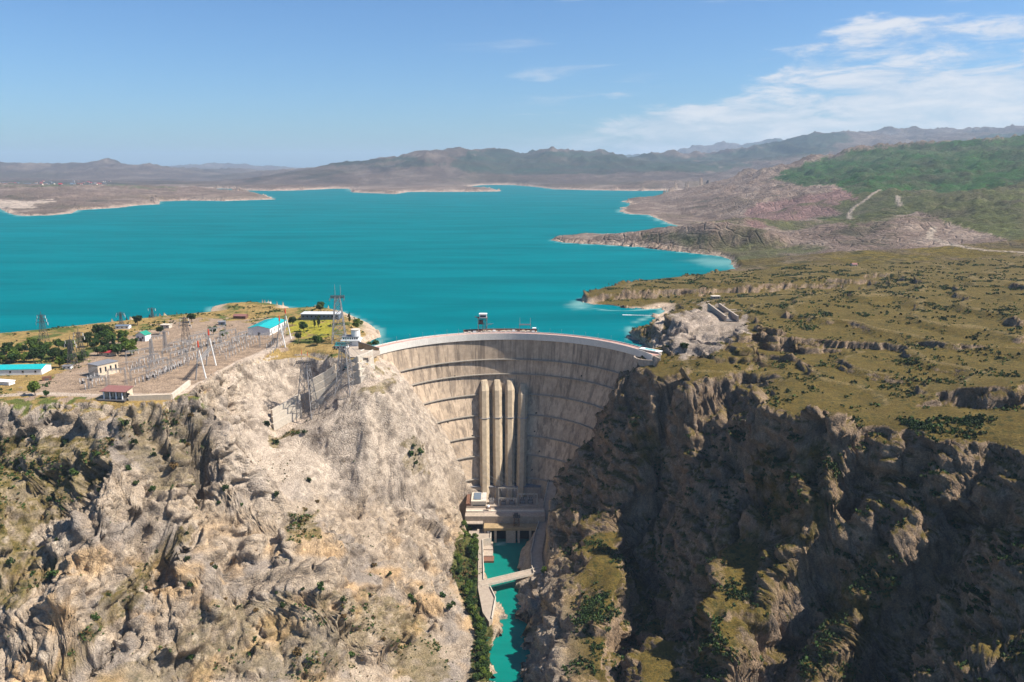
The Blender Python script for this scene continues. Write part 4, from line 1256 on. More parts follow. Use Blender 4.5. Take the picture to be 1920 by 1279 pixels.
# facing blocks between the ledges, with open joints
for i in range(len(DZ) - 1):
    z1, z0 = DZ[i], DZ[i + 1]
    ap, r, xl, xr = dam_at((z1 + z0) / 2)
    al = math.asin(max(-0.99, (xl - 4 - DCX) / r)); ar = math.asin(min(0.99, (xr + 4 - DCX) / r))
    nb_ = max(3, round(r * (ar - al) / 15.0))
    for k in range(nb_):
        t0 = al + (ar - al) * k / nb_ + 0.10 / r; t1 = al + (ar - al) * (k + 1) / nb_ - 0.10 / r
        proud = rnd.uniform(-0.04, 0.04)
        vs = []
        for dz in (z0 + 0.05, (z0 + z1) / 2, z1 - 0.05):
            ap2, r2, _, _ = dam_at(dz)
            for th in (t0, (t0 + t1) / 2, t1):
                for off in (proud, 1.2):
                    vs.append((DCX + (r2 + off) * math.sin(th), ap2 - r2 + (r2 + off) * math.cos(th), dz))
        I = lambda a, b, c: (a * 3 + b) * 2 + c
        fs = []
        for a in range(2):
            for b in range(2):
                fs.append((I(a, b, 0), I(a, b + 1, 0), I(a + 1, b + 1, 0), I(a + 1, b, 0)))
        for a in range(2):
            fs.append((I(a, 0, 0), I(a + 1, 0, 0), I(a + 1, 0, 1), I(a, 0, 1)))
            fs.append((I(a, 2, 0), I(a, 2, 1), I(a + 1, 2, 1), I(a + 1, 2, 0)))
            fs.append((I(0, a, 0), I(0, a, 1), I(0, a + 1, 1), I(0, a + 1, 0)))
            fs.append((I(2, a, 0), I(2, a + 1, 0), I(2, a + 1, 1), I(2, a, 1)))
        m_ = MB().add(vs, fs)
        dpart(m_, 'face_block', M_CON)
# gallery ledges with a rail
for i in range(1, 8):
    z = DZ[i]
    _, r, xl, xr = dam_at(z)
    path = [dam_pt(xl - 3 + (xr - xl + 6) * k / 60, z) for k in range(61)]
    lg = MB().sweep(path, [(-0.3, -1.1), (2.3, -0.8), (2.3, 0.0), (-0.3, 0.0)])
    lo = dpart(lg, 'gallery_ledge', M_LEDGE)
    rl = MB()
    for k in range(0, 61, 2):
        q = Vector(path[k]); q2 = Vector(path[min(60, k + 2)])
        dn = Vector((0, -1, 0))
        a_ = Vector(dam_pt(path[k][0], z, -1.7)); b_ = Vector(dam_pt(path[min(60, k + 2)][0], z, -1.7))
        rl.bar(a_, a_ + Vector((0, 0, 1.1)), 0.05)
        if k < 60:
            rl.bar(a_ + Vector((0, 0, 1.1)), b_ + Vector((0, 0, 1.1)), 0.05)
    dpart(rl, 'railing', M_RAIL, lo)
# crest: deck, pale facing panels, parapets
path = [dam_pt(-140 + 274 * k / 90, 0, 3.0) for k in range(91)]
dpart(MB().sweep(path, [(-4.6, -5.5), (4.4, -5.5), (4.4, 0.0), (-4.6, 0.0)]), 'crest_beam', M_LEDGE)
dpart(MB().sweep(path, [(-4.0, 0.004), (3.8, 0.004), (3.8, 0.16), (-4.0, 0.16)]), 'crest_road', M_ROADP)
for k in range(90):
    a = Vector(path[k]); b = Vector(path[k + 1])
    e = (b - a) * 0.012
    dpart(MB().sweep([a + e, b - e], [(4.45, -5.9), (4.95, -5.9), (4.95, 1.1), (4.45, 1.1)]), 'parapet_panel', M_CREST)
dpart(MB().sweep(path, [(-4.65, 0.0), (-4.25, 0.0), (-4.25, 1.1), (-4.65, 1.1)]), 'upstream_parapet', M_CREST)
# four ribs (penstocks) on the face
M_PEN = mat('penstock concrete', (0.42, 0.33, 0.225), 0.88, 0.15, 0.3, streak=0.45, dirt=(0.20, 0.155, 0.10), bump=0.08)
for (pxt, pyt), pxb in (((908, 722), 911), ((932, 717), 935), ((956, 720), 956), ((981, 727), 976)):
    xt = (pxt - 960) / FPX * 858; xb = (pxb - 960) / FPX * 866
    ztop = -48.0 if pxt != 981 else -52.0
    zs = [ztop - 2, ztop - 11] + [z for z in DZ if z < ztop - 14] 
    rings = []
    for j, z in enumerate(zs):
        f = (zs[0] - z) / (zs[0] + 165.0)
        xc = xt + (xb - xt) * min(f, 1.1)
        bx0, by0, _ = dam_pt(xc, z)
        hw = 5.1; pr = 9.0
        if j == 0:
            pr = 2.0; hw = 3.2
        elif j == 1:
            pr = 8.4
        pr += 2.0 * min(1, f)
        rings.append([(xc - hw, by0 + 2.5, z), (xc - hw, by0 - pr * 0.62, z), (xc - hw * 0.45, by0 - pr, z), (xc + hw * 0.45, by0 - pr, z), (xc + hw, by0 - pr * 0.62, z), (xc + hw, by0 + 2.5, z)])
    rings.insert(0, [(p[0], by0_ , ztop) for p, by0_ in zip(rings[0], [dam_pt(xt, ztop)[1] + 1.5] * 6)])
    m_ = MB(); vs = [p for r_ in rings for p in r_]
    fs = [(i * 6 + k, i * 6 + (k + 1) % 6, (i + 1) * 6 + (k + 1) % 6, (i + 1) * 6 + k) for i in range(len(rings) - 1) for k in range(6)]
    m_.add(vs, fs)
    pen = dpart(m_, 'penstock', M_PEN)
    xc = xt + (xb - xt) * 0.33
    by0 = dam_pt(xc, -86.5)[1]
    ring = MB()
    prr = 9.8
    out = [(xc - 5.9, by0 + 1), (xc - 5.9, by0 - prr * 0.66), (xc - 2.8, by0 - prr - 0.7), (xc + 2.8, by0 - prr - 0.7), (xc + 5.9, by0 - prr * 0.66), (xc + 5.9, by0 + 1)]
    ring.prism(out, -87.4, -86.6)
    for k in range(6):
        ring.bar((*out[k], -86.6), (*out[k], -85.3), 0.07)
        if k < 5:
            ring.bar((*out[k], -85.35), (*out[k + 1], -85.35), 0.06)
    dpart(ring, 'ring_walkway', M_RAIL, pen)
# drain openings
for a, b in ((852, 706), (1091, 705), (839, 793), (885, 818), (887, 855), (1006, 775), (1003, 810), (1012, 847), (998, 882)):
    best = None
    for z in np.arange(-20, -160, -0.5):
        q = pz(a, b, float(z))
        f = dam_pt(q[0], float(z))
        e = abs(f[1] - q[1])
        if best is None or e < best[0]:
            best = (e, f)
    f = Vector(best[1])
    dpart(MB().bar(f + Vector((0, -0.12, 0)), f + Vector((0, 1.0, 0)), 1.15, 12), 'drain_opening', M_DARK)

# ------------------------------------------------------------------ materials for built things
M_CONC = mat('weathered concrete', (0.36, 0.29, 0.225), 0.9, 0.18, 0.5, streak=0.35, bump=0.05)
M_PALE = mat('pale concrete', (0.52, 0.45, 0.36), 0.88, 0.14, 0.5, streak=0.3)
M_WHITE = mat('white wall paint', (0.74, 0.72, 0.68), 0.75, 0.07, 0.6, streak=0.15)
M_BEIGE = mat('beige plaster', (0.58, 0.47, 0.34), 0.85, 0.1, 0.6, streak=0.2)
M_TEAL = mat('turquoise roof sheet', (0.012, 0.33, 0.335), 0.6, 0.14, 0.7, dirt=(0.05, 0.24, 0.24))
M_GREENR = mat('green roof sheet', (0.02, 0.22, 0.15), 0.6, 0.1, 0.7)
M_GREYR = mat('grey roof felt', (0.17, 0.17, 0.18), 0.8, 0.15, 0.5)
M_BLUEG = mat('blue grey sheeting', (0.12, 0.15, 0.19), 0.7, 0.12, 0.6)
M_REDR = mat('red roof sheet', (0.34, 0.035, 0.04), 0.6, 0.12, 0.7)
M_BRICKR = mat('brown red roof', (0.22, 0.10, 0.085), 0.8, 0.15, 0.7)
M_STEEL = mat('galvanised steel', (0.30, 0.285, 0.275), 0.55, 0.12, 1.0, metal=0.35)
M_DSTEEL = mat('dark weathered steel', (0.10, 0.09, 0.085), 0.7, 0.2, 1.0, metal=0.2)
M_REDP = mat('red and white mast paint', (0.55, 0.06, 0.025), 0.6, 0.1, 1.0)
M_RUST = mat('rusty brown steel', (0.17, 0.085, 0.055), 0.8, 0.25, 1.0)
M_PORC = mat('pale porcelain', (0.62, 0.58, 0.54), 0.4, 0.08, 1.0)
M_GLASS = mat('dark window glass', (0.02, 0.024, 0.03), 0.15, 0.05, spec=0.5)
M_PINKR = mat('pinkish ribbed roof', (0.44, 0.335, 0.265), 0.85, 0.1, 0.5, streak=0.15)
M_OCHRE = mat('ochre stained ledge', (0.32, 0.225, 0.12), 0.9, 0.25, 0.4)
M_ASPH = mat('dusty road', (0.33, 0.265, 0.205), 0.95, 0.15, 0.3)
M_WIRE = mat('line wire', (0.30, 0.29, 0.28), 0.6, 0.05, metal=0.4)


def at_origin(mb, o):
    x, y, z = o
    mb.v = [(p[0] - x, p[1] - y, p[2] - z) for p in mb.v]
    return mb


# ------------------------------------------------------------------ power station at the dam foot
PS = (-8, 755, -190)
ps = thing('power_station', 'concrete power station across the river at the foot of the dam', 'power station', PS)


def pp(mb, name, m, parent=ps, org=PS):
    return at_origin(mb, org).build(name, m, parent)


pp(MB().box(-47, 33, 739, 790, -189, -166.6), 'main_block', M_CONC)
pp(MB().box(-28, 26, 727.5, 739, -176.5, -174), 'front_ledge', M_OCHRE)
for xa in (-27.5, -17.5, -6.0, 5.5, 17.0, 24.0):                 # tailrace piers
    pp(MB().box(xa, xa + (2.2 if xa != -6.0 else 9.5), 728.2, 739, -196, -176.5), 'tailrace_pier', M_CONC)
pp(MB().box(-27.9, 25.9, 737.5, 738.8, -196, -176.6), 'tailrace_gate', M_DARK)
pp(MB().prism([(-29, 739.02), (32.6, 739.02), (32.6, 748), (-29, 748)], [-172.6] * 4, [-171.6, -171.6, -166, -166]), 'ribbed_roof', M_PINKR)
for k in range(56):
    xa = -28.6 + k * 1.09
    pp(MB().prism([(xa, 739.0), (xa + 0.34, 739.0), (xa + 0.34, 748), (xa, 748)], [-171.7, -171.7, -166.1, -166.1], [-171.25, -171.25, -165.65, -165.65]), 'roof_rib', M_PINKR)
pp(MB().box(-46.5, 32.8, 748.02, 752, -166.59, -165.2), 'light_parapet', M_PALE)
pp(MB().box(-46.8, 33.2, 752.02, 757, -166.59, -165.6), 'deck', M_CONC)
pp(MB().box(-46.6, 32.9, 757.0, 757.6, -166.58, -163.9), 'deck_parapet', M_CONC)
pp(MB().box(-47.5, 30, 786, 797, -190, -155.5), 'rear_gallery', M_CONC)
pp(MB().box(-47.8, 30.3, 785.6, 797.2, -155.49, -154.6), 'rear_roof', M_GREYR)
# annexe with a framed roof light
an = pp(MB().box(-42.0, -26.5, 760, 784, -166.58, -159.8), 'annexe', M_PALE)
pp(MB().box(-39.5, -32, 764, 781, -159.79, -159.2), 'roof_light', M_BLUEG, an)
pp(MB().box(-40.3, -27.5, 759.6, 760.0, -166.0, -163.6), 'window_band', M_GLASS, an)
for k in range(9):
    pp(MB().box(-30.6, -26.7, 762.5 + k * 2.3, 763.3 + k * 2.3, -159.79, -159.35), 'roof_batten', M_WHITE, an)
pp(MB().box(-47, -42.3, 758, 784, -166.58, -161.5), 'side_annexe', M_RUST)
pp(MB().box(-46, -30, 737.5, 739.0, -180.5, -172.6), 'gate_wall', M_DARK)
pp(MB().box(-47, -29.02, 733, 747.9, -172.6, -171.6), 'gate_roof', M_CONC)

# transformer yard: gantries, transformers, bushings
def gantry(px_x0, x1, y, z0, z1, label, zb=None):
    g = thing('portal_gantry', label, 'gantry', ((px_x0 + x1) / 2, y, z0), 0, 'steel gantries behind the power station')
    o = ((px_x0 + x1) / 2, y, z0)
    for xx in (px_x0, x1):
        at_origin(MB().bar((xx - 0.4, y, z0), (xx, y, z1), 0.45).bar((xx + 0.9, y + 1.0, z0), (xx, y, z1), 0.32), o).build('post', M_PALE, g)
    b = MB()
    n = max(4, int((x1 - px_x0) / 2))
    for k in range(n):
        xa = px_x0 + (x1 - px_x0) * k / n; xb = px_x0 + (x1 - px_x0) * (k + 1) / n
        b.bar((xa, y, z1), (xb, y, z1 - 1.1), 0.18).bar((xa, y, z1 - 1.1), (xb, y, z1), 0.18)
    b.bar((px_x0, y, z1), (x1, y, z1), 0.28).bar((px_x0, y, z1 - 1.1), (x1, y, z1 - 1.1), 0.28)
    at_origin(b, o).build('beam', M_PALE, g)
    for k in range(3):
        xx = px_x0 + (x1 - px_x0) * (k + 0.5) / 3
        at_origin(MB().bar((xx, y, z1 - 1.1), (xx, y, z1 - 3.4), 0.22, 6), o).build('insulator_string', M_PORC, g)
    return g


gantry(-14, 6, 772, -166.5, -150, 'tall steel gantry over the transformers, left of the pair')
gantry(6.5, 26, 766, -166.5, -154, 'lower pale steel gantry at the right of the transformer yard')
gantry(-13.5, 5, 762, -166.5, -157, 'short front gantry with a level beam before the transformers')
for k, (xx, yy_) in enumerate(((-21, 770), (-9, 768), (0, 769), (11, 771), (19, 771))):
    t_ = thing('transformer', ('dark transformer left of the gantries', 'dark transformer under the tall gantry, left one', 'dark transformer under the tall gantry, right one', 'dark transformer under the lower gantry, left one', 'dark transformer at the right end of the yard')[k], 'transformer', (xx, yy_, -166.6), 0, 'transformers behind the power station')
    MB().box(-2.6, 2.6, -1.8, 1.8, 0.3, 4.0).build('tank', M_DSTEEL, t_)
    MB().box(-3.0, 3.0, -2.2, 2.2, 0, 0.3).build('plinth', M_CONC, t_)
    for s in (-1, 1):
        MB().box(-2.2, 2.2, s * 2.3 - 0.35, s * 2.3 + 0.35, 0.8, 3.6).build('radiator', M_STEEL, t_)
    for q in (-1.5, 0, 1.5):
        MB().bar((q, 0, 4.0), (q * 1.2, 0, 6.4), 0.28, 6, 0.14).build('bushing', M_PORC, t_)
    MB().bar((-2.2, 1.2, 5.2), (2.2, 1.2, 5.2), 0.55, 8).build('oil_conservator', M_DSTEEL, t_)

# crane on the front ledge
gc = thing('gantry_crane', 'dark steel gantry crane standing on the ledge above the tailrace', 'crane', (4.5, 734, -174))
for sx in (-2.6, 2.6):
    for sy in (-2.5, 2.5):
        MB().bar((sx, sy, 0), (sx * 0.8, sy * 0.85, 9.5), 0.32).build('leg', M_RUST, gc)
b = MB()
for z in (0.6, 4.5, 9.2):
    for s in (-1, 1):
        b.bar((-2.5, 2.3 * s, z), (2.5, 2.3 * s, z), 0.18).bar((2.4 * s, -2.4, z), (2.4 * s, 2.4, z), 0.18)
for s in (-1, 1):
    b.bar((-2.5, 2.3 * s, 0.6), (2.4, 2.3 * s, 4.5), 0.12).bar((2.5, 2.3 * s, 4.5), (-2.4, 2.3 * s, 9.2), 0.12)
b.build('bracing', M_DSTEEL, gc)
MB().box(-3.6, 3.6, -3.6, 3.2, 9.5, 10.1).box(-2.4, 1.6, -1.6, 2.2, 10.1, 12.6).build('winch_house', M_DSTEEL, gc)
MB().bar((0, -2, 11), (0, -6.5, 12.5), 0.3).build('jib', M_RUST, gc)
tk = thing('round_tank', 'small white round tank on a rusty stand on the station deck', 'tank', (-24, 750, -165.2))
bm = bmesh.new(); bmesh.ops.create_uvsphere(bm, u_segments=14, v_segments=8, radius=1.6)
me = bpy.data.meshes.new('tank_shell'); bm.to_mesh(me); bm.free(); me.materials.append(M_WHITE)
o_ = bpy.data.objects.new('tank_shell', me); COL.objects.link(o_); o_.parent = tk; o_.location = (0, 0, 4.4)
MB().box(-2.4, 2.4, -1.6, 1.6, 2.4, 2.9).build('platform', M_RUST, tk)
for sx in (-2.1, 2.1):
    for sy in (-1.3, 1.3):
        MB().bar((sx, sy, 0), (sx, sy, 2.4), 0.18).build('leg', M_RUST, tk)


def van(loc, rz, label):
    v_ = thing('parked_van', label, 'van', loc, rz, 'white vans by the power station')
    prof = [(-2.5, 0.45), (2.5, 0.45), (2.5, 1.15), (1.7, 1.35), (1.1, 2.1), (-2.5, 2.15)]
    vs = [(a, s * 0.95, c) for s in (-1, 1) for a, c in prof]
    MB().add(vs, [tuple(range(5, -1, -1)), tuple(range(6, 12))] + [(k, (k + 1) % 6, 6 + (k + 1) % 6, 6 + k) for k in range(6)]).build('body', M_WHITE, v_)
    vs = [(1.66, -0.8, 1.42), (1.66, 0.8, 1.42), (1.17, 0.8, 2.02), (1.17, -0.8, 2.02)]
    MB().add([(a + 0.03, b_, c + 0.02) for a, b_, c in vs], [(0, 1, 2, 3)]).build('windscreen', M_GLASS, v_)
    for sx in (-1.6, 1.6):
        for sy in (-0.95, 0.95):
            MB().bar((sx, sy - 0.12, 0.38), (sx, sy + 0.12, 0.38), 0.38, 10).build('wheel', M_DARK, v_)


# ------------------------------------------------------------------ river road, walls, bridge, ramp
RZ = -179.6
rd_l = [(880, 981), (879, 1002), (897, 1010), (896, 1102), (905, 1148), (917, 1166)]
rd_r = [(922, 1161), (929, 1122), (919, 1101), (907, 1088), (905, 1013), (920, 1011), (921, 990)]
poly = [pz(a, b_, RZ)[:2] for a, b_ in rd_l + rd_r]
structure(MB().prism(poly, RZ - 9, RZ).build('road', M_ASPH))
wall = thing('river_wall', 'long pale parapet wall along the river road', 'wall', (*pz(905, 1013, RZ)[:2], RZ))
wo_ = (*pz(905, 1013, RZ)[:2], RZ)
for seg in ([(921, 990), (920, 1011), (905, 1013)], [(905, 1013), (907, 1088)], [(919, 1101), (929, 1122), (922, 1161)]):
    at_origin(MB().sweep([pz(a, b_, RZ) for a, b_ in seg], [(-0.35, -10.0), (0.35, -10.0), (0.35, 1.3), (-0.35, 1.3)]), wo_).build('wall_section', M_PALE, wall)
dk = thing('landing_stage', 'low stepped concrete landing in the tailwater beside the road', 'landing', pz(915, 1035, -189))
do = pz(915, 1035, -189)
for k, (pa, pb, zt) in enumerate((((907, 1016), (924, 1030), -186.0), ((907, 1030), (924, 1042), -187.0), ((907, 1042), (926, 1052), -188.0))):
    x0, y1, _ = pz(pa[0], pa[1], zt); x1, y0, _ = pz(pb[0], pb[1], zt)
    at_origin(MB().box(x0, x1, y0, y1, -195, zt), do).build('step', M_RUST if k == 2 else M_CONC, dk)
v1_ = pz(909, 985, RZ); van((v1_[0], v1_[1], RZ), 0.1, 'white van parked crosswise by the station gate')
v2_ = pz(917, 998, RZ); van((v2_[0], v2_[1], RZ), 1.3, 'white van parked along the river wall')
# bridge
BA = Vector(pz(908, 1094, -179.5)); BB = Vector(pz(1006, 1071, -179.5))
br = thing('road_bridge', 'narrow concrete road bridge with a pale parapet over the green river', 'bridge', BA)
bd = (BB - BA).normalized(); BA2 = BA - bd * 4; BB2 = BB + bd * 4
zero = tuple(BA)
at_origin(MB().sweep([BA2, BB2], [(-3.6, -1.0), (3.6, -1.0), (3.6, 0.03), (-3.6, 0.03)]), zero).build('deck', M_ASPH, br)
at_origin(MB().sweep([BA2, BB2], [(-3.9, -1.0), (-3.62, -1.0), (-3.62, 1.4), (-3.9, 1.4)]), zero).build('parapet', M_PALE, br)
at_origin(MB().sweep([BA2, BB2], [(3.62, -1.0), (3.9, -1.0), (3.9, 1.2), (3.62, 1.2)]), zero).build('parapet', M_PALE, br)
tr_ = MB(); sd = Vector((bd.y, -bd.x, 0))
nseg = 14
for s_ in (-2.8, 2.8):
    for k in range(nseg):
        a = BA + (BB - BA) * (k / nseg) + sd * s_; c = BA + (BB - BA) * ((k + 1) / nseg) + sd * s_
        tr_.bar(a - Vector((0, 0, 1.0)), c - Vector((0, 0, 3.4)), 0.12).bar(a - Vector((0, 0, 3.4)), c - Vector((0, 0, 1.0)), 0.12).bar(a - Vector((0, 0, 3.4)), c - Vector((0, 0, 3.4)), 0.16)
at_origin(tr_, zero).build('truss', M_DSTEEL, br)
for f in (0.02, 0.97):
    q = BA + (BB - BA) * f
    at_origin(MB().box(q.x - 1.4, q.x + 1.4, q.y - 3, q.y + 3, -196, -180.55), zero).build('pier', M_CONC, br)
# ramp on the right bank
rp = [Vector(p) for p in RAMP]
structure(MB().sweep(rp, [(-5.0, -8), (5.0, -8), (5.0, 0.05), (-5.0, 0.05)]).build('road', M_ASPH))
rw = thing('ramp_wall', 'pale parapet along the ramp climbing the right bank to the dam', 'wall', rp[3])
for a, c in zip(rp[:-1], rp[1:]):
    at_origin(MB().sweep([a, c], [(5.02, -10), (5.5, -10), (5.5, 1.5), (5.02, 1.5)]), tuple(rp[3])).build('wall_section', M_PALE, rw)

# ------------------------------------------------------------------ buildings of the left plateau
def spot(px, py):
    x, y, _ = hit(px, py, 560)
    return x, y, ground(x, y)


def building(name, label, cat, px, py, w, d, h, rz, wall_m, roof_m, roof='flat', rise=1.5, wins=0, side_wins=0, door=False, group=None, over=0.5, base=None):
    """px, py: middle of the foot of the front wall in the photograph; w, d, h in metres; local -y is the front"""
    x, y, z = base or spot(px, py)
    b = thing(name, label, cat, (x, y, z), rz, group)
    w2 = w / 2
    if roof == 'gable_x':                                  # ridge along local x
        MB().add([(-w2, 0, -1.5), (w2, 0, -1.5), (w2, d, -1.5), (-w2, d, -1.5), (-w2, 0, h), (w2, 0, h), (w2, d, h), (-w2, d, h), (-w2, d / 2, h + rise), (w2, d / 2, h + rise)],
                 [(0, 1, 5, 4), (2, 3, 7, 6), (1, 2, 6, 9, 5), (3, 0, 4, 8, 7), (4, 5, 9, 8), (7, 8, 9, 6), (3, 2, 1, 0)]).build('wall', wall_m, b)
        r = MB()
        for s, ya, yb in ((0, -over, d / 2), (1, d / 2, d + over)):
            za, zb = (h - over * 2 * rise / d, h + rise) if s == 0 else (h + rise, h - over * 2 * rise / d)
            r.add([(-w2 - over, ya, za + 0.05), (w2 + over, ya, za + 0.05), (w2 + over, yb, zb + 0.05), (-w2 - over, yb, zb + 0.05), (-w2 - over, ya, za + 0.3), (w2 + over, ya, za + 0.3), (w2 + over, yb, zb + 0.3), (-w2 - over, yb, zb + 0.3)],
                  [(0, 3, 2, 1), (4, 5, 6, 7), (0, 1, 5, 4), (1, 2, 6, 5), (2, 3, 7, 6), (3, 0, 4, 7)])
        ro = r.build('roof', roof_m, b)
    elif roof == 'gable_y':
        MB().add([(-w2, 0, -1.5), (w2, 0, -1.5), (w2, d, -1.5), (-w2, d, -1.5), (-w2, 0, h), (w2, 0, h), (w2, d, h), (-w2, d, h), (0, 0, h + rise), (0, d, h + rise)],
                 [(0, 1, 5, 8, 4), (2, 3, 7, 9, 6), (1, 2, 6, 5), (3, 0, 4, 7), (5, 6, 9, 8), (4, 8, 9, 7), (3, 2, 1, 0)]).build('wall', wall_m, b)
        r = MB()
        for s in (-1, 1):
            xe = s * (w2 + over); ze = h - over * rise / w2
            r.add([(xe, -over, ze + 0.05), (xe, d + over, ze + 0.05), (0, d + over, h + rise + 0.05), (0, -over, h + rise + 0.05), (xe, -over, ze + 0.3), (xe, d + over, ze + 0.3), (0, d + over, h + rise + 0.3), (0, -over, h + rise + 0.3)],
                  [(0, 3, 2, 1), (4, 5, 6, 7), (0, 1, 5, 4), (1, 2, 6, 5), (2, 3, 7, 6), (3, 0, 4, 7)])
        ro = r.build('roof', roof_m, b)
        for k in range(1, int(d / 3)):
            yy = k * 3.0
            sm = MB()
            for s in (-1, 1):
                sm.bar((s * (w2 + over), yy, h - over * rise / w2 + 0.32), (0, yy, h + rise + 0.32), 0.07)
            sm.build('roof_seam', roof_m, ro)
    else:
        MB().box(-w2, w2, 0, d, -1.5, h).build('wall', wall_m, b)
        MB().box(-w2 - over, w2 + over, -over, d + over, h + 0.003, h + 0.45).build('roof', roof_m, b)
    for k in range(wins):
        xx = -w2 + w * (k + 0.5) / wins
        wn = MB().box(xx - 0.8, xx + 0.8, -0.05, 0.04, h * 0.40, h * 0.75).build('window', M_GLASS, b)
        MB().box(xx - 0.95, xx + 0.95, -0.14, -0.053, h * 0.37, h * 0.398).build('sill', M_PALE, wn)
    for k in range(side_wins):
        yy = d * (k + 0.5) / side_wins
        MB().box(w2 - 0.04, w2 + 0.05, yy - 0.8, yy + 0.8, h * 0.35, h * 0.78).build('window', M_GLASS, b)
    if door:
        MB().box(-1.5, 1.5, -0.06, 0.05, 0, min(3.2, h * 0.7)).build('door', M_DSTEEL, b)
    return b


building('workshop', 'white workshop with a broad turquoise roof beside the switchyard', 'building', 486, 629, 24, 46, 7.5, -0.10, M_WHITE, M_TEAL, 'gable_y', 2.6, wins=0, side_wins=6, door=True)
building('control_house', 'beige control building with a flat grey roof at the back left of the switchyard', 'building', 176, 706, 13, 19, 10, -0.50, M_BEIGE, M_GREYR, 'flat', wins=0, side_wins=4)
building('long_shed', 'long low building with a turquoise roof at the left edge', 'building', 8, 704, 62, 17, 5, 0.08, M_WHITE, M_TEAL, 'gable_x', 2.2, wins=6)
building('red_roofed_shed', 'small shed with a bright red roof behind the control building', 'building', 197, 668, 13, 8, 3.5, -0.2, M_BEIGE, M_REDR, 'gable_x', 1.4, wins=2)
building('white_house', 'small white house with a green roof among the trees', 'house', 264, 640, 11, 9, 6.5, -0.25, M_WHITE, M_GREENR, 'gable_y', 3.0, wins=2, door=True)
building('white_shed', 'low white shed on the shore, the left one of two', 'shed', 229, 617, 14, 8, 3.2, 0.1, M_WHITE, M_BLUEG, 'gable_x', 0.9, wins=3)
building('stone_shed', 'low pale shed near the shore with a flat slab roof', 'shed', 309, 616, 10, 7, 3.6, -0.1, M_PALE, M_PALE, 'flat', wins=2)
building('long_warehouse', 'long dark blue-grey building with a pale roof on the far shore', 'building', 600, 600, 44, 16, 6.5, -0.03, M_BLUEG, mat('pale roof sheet', (0.50, 0.50, 0.50), 0.6, 0.08), 'flat', wins=9, over=0.8)
building('grey_hut', 'small grey hut between the shore and the turquoise workshop', 'hut', 416, 610, 7, 6, 3.6, 0.2, M_BLUEG, M_GREYR, 'gable_x', 1.0, wins=1)
building('barn', 'low brown barn behind the turquoise workshop', 'barn', 449, 598, 15, 8, 3.2, -0.1, M_RUST, M_BRICKR, 'gable_x', 1.6, wins=2)
building('yard_kiosk', 'white kiosk at the left entrance of the switchyard', 'kiosk', 125, 693, 7, 5, 3.0, 0.1, M_WHITE, M_GREYR, 'flat', wins=2)
building('brown_container', 'brown container beside the track left of the switchyard', 'container', 88, 714, 7, 3, 2.8, 0.5, M_RUST, M_RUST, 'flat', over=0.05, door=True)
building('white_slab_hut', 'long low white hut cut by the left edge', 'hut', 2, 722, 16, 6, 2.6, -0.25, M_WHITE, M_WHITE, 'flat')
# tower house by the dam
bx_, by_, bz_ = spot(668, 651)
tb = thing('round_tower_house', 'white house with a round drum tower at the left end of the dam', 'building', (bx_, by_ + 4, bz_))
MB().box(-8, 2, 0, 12, -3, 10).build('wall', M_WHITE, tb)
MB().box(-16, 3.2, -0.8, 12.6, 10.004, 11.0).build('roof_terrace', M_WHITE, tb)
MB().box(-15, 1.5, 1.5, 11.5, 11.004, 13.6).build('upper_storey', M_WHITE, tb)
MB().box(-15.6, 2.0, 0.9, 12, 13.604, 14.2).build('upper_roof', M_GREYR, tb)
for k in range(7):
    MB().box(-14 + k * 2.2, -12.6 + k * 2.2, 1.40, 1.52, 11.6, 13.2).build('window', M_GLASS, tb)
dr_ = MB().cyl(-2, 6, 14.2, 20.5, 4.4, 20).build('drum_tower', M_WHITE, tb)
MB().cyl(-2, 6, 20.504, 21.0, 4.8, 20).build('drum_roof', M_PALE, dr_)
building('domed_hut', 'small hut with a bulging turquoise roof below the drum tower', 'hut', 639, 654, 11, 8, 4.5, -0.15, M_WHITE, M_TEAL, 'gable_x', 2.6, wins=2)
bq = spot(684, 664)
aw = thing('abutment_wall', 'ochre retaining wall between the drum tower and the dam crest', 'wall', (bq[0], bq[1] + 16, 0))
MB().prism([(-9, 0), (12, -6), (12, -4.8), (-9, 1.2)], -2, [7.5, 2.2, 2.2, 7.5]).build('wall_panel', mat('ochre wall', (0.30, 0.20, 0.10), 0.9, 0.15, 0.5, streak=0.2), aw)
MB().prism([(-9.3, -0.3), (12.3, -6.3), (12.3, -4.5), (-9.3, 1.5)], [7.51, 2.21, 2.21, 7.51], [8.0, 2.7, 2.7, 8.0]).build('coping', M_DSTEEL, aw)
# hut on stilts and arched retaining wall at the cliff edge
x, y, z = spot(213, 752)
sh_ = thing('stilt_house', 'cabin with a maroon roof and white columns on a dark deck over the cliff edge', 'cabin', (x, y + 3, 0.2), -0.12)
MB().box(-10, 9, 2, 9, -3, 6.2).build('wall', M_BEIGE, sh_)
MB().add([(-11, -2.5, 6.0), (10, -2.5, 6.0), (10, 9.6, 7.6), (-11, 9.6, 7.6), (-11, -2.5, 6.4), (10, -2.5, 6.4), (10, 9.6, 8.0), (-11, 9.6, 8.0)], [(0, 3, 2, 1), (4, 5, 6, 7), (0, 1, 5, 4), (1, 2, 6, 5), (2, 3, 7, 6), (3, 0, 4, 7)]).build('roof', M_BRICKR, sh_)
MB().box(-12, 10.5, -5, 1.98, -0.5, 0.1).build('deck', M_DSTEEL, sh_)
for k in range(4):
    MB().bar((-8 + k * 5, -1.8, 0.1), (-8 + k * 5, -1.8, 6.1), 0.55, 8).build('column', M_WHITE, sh_)
    MB().box(-6.9 + k * 5, -4.1 + k * 5, 1.9, 2.0, 1.2, 4.4).build('window', M_GLASS, sh_)
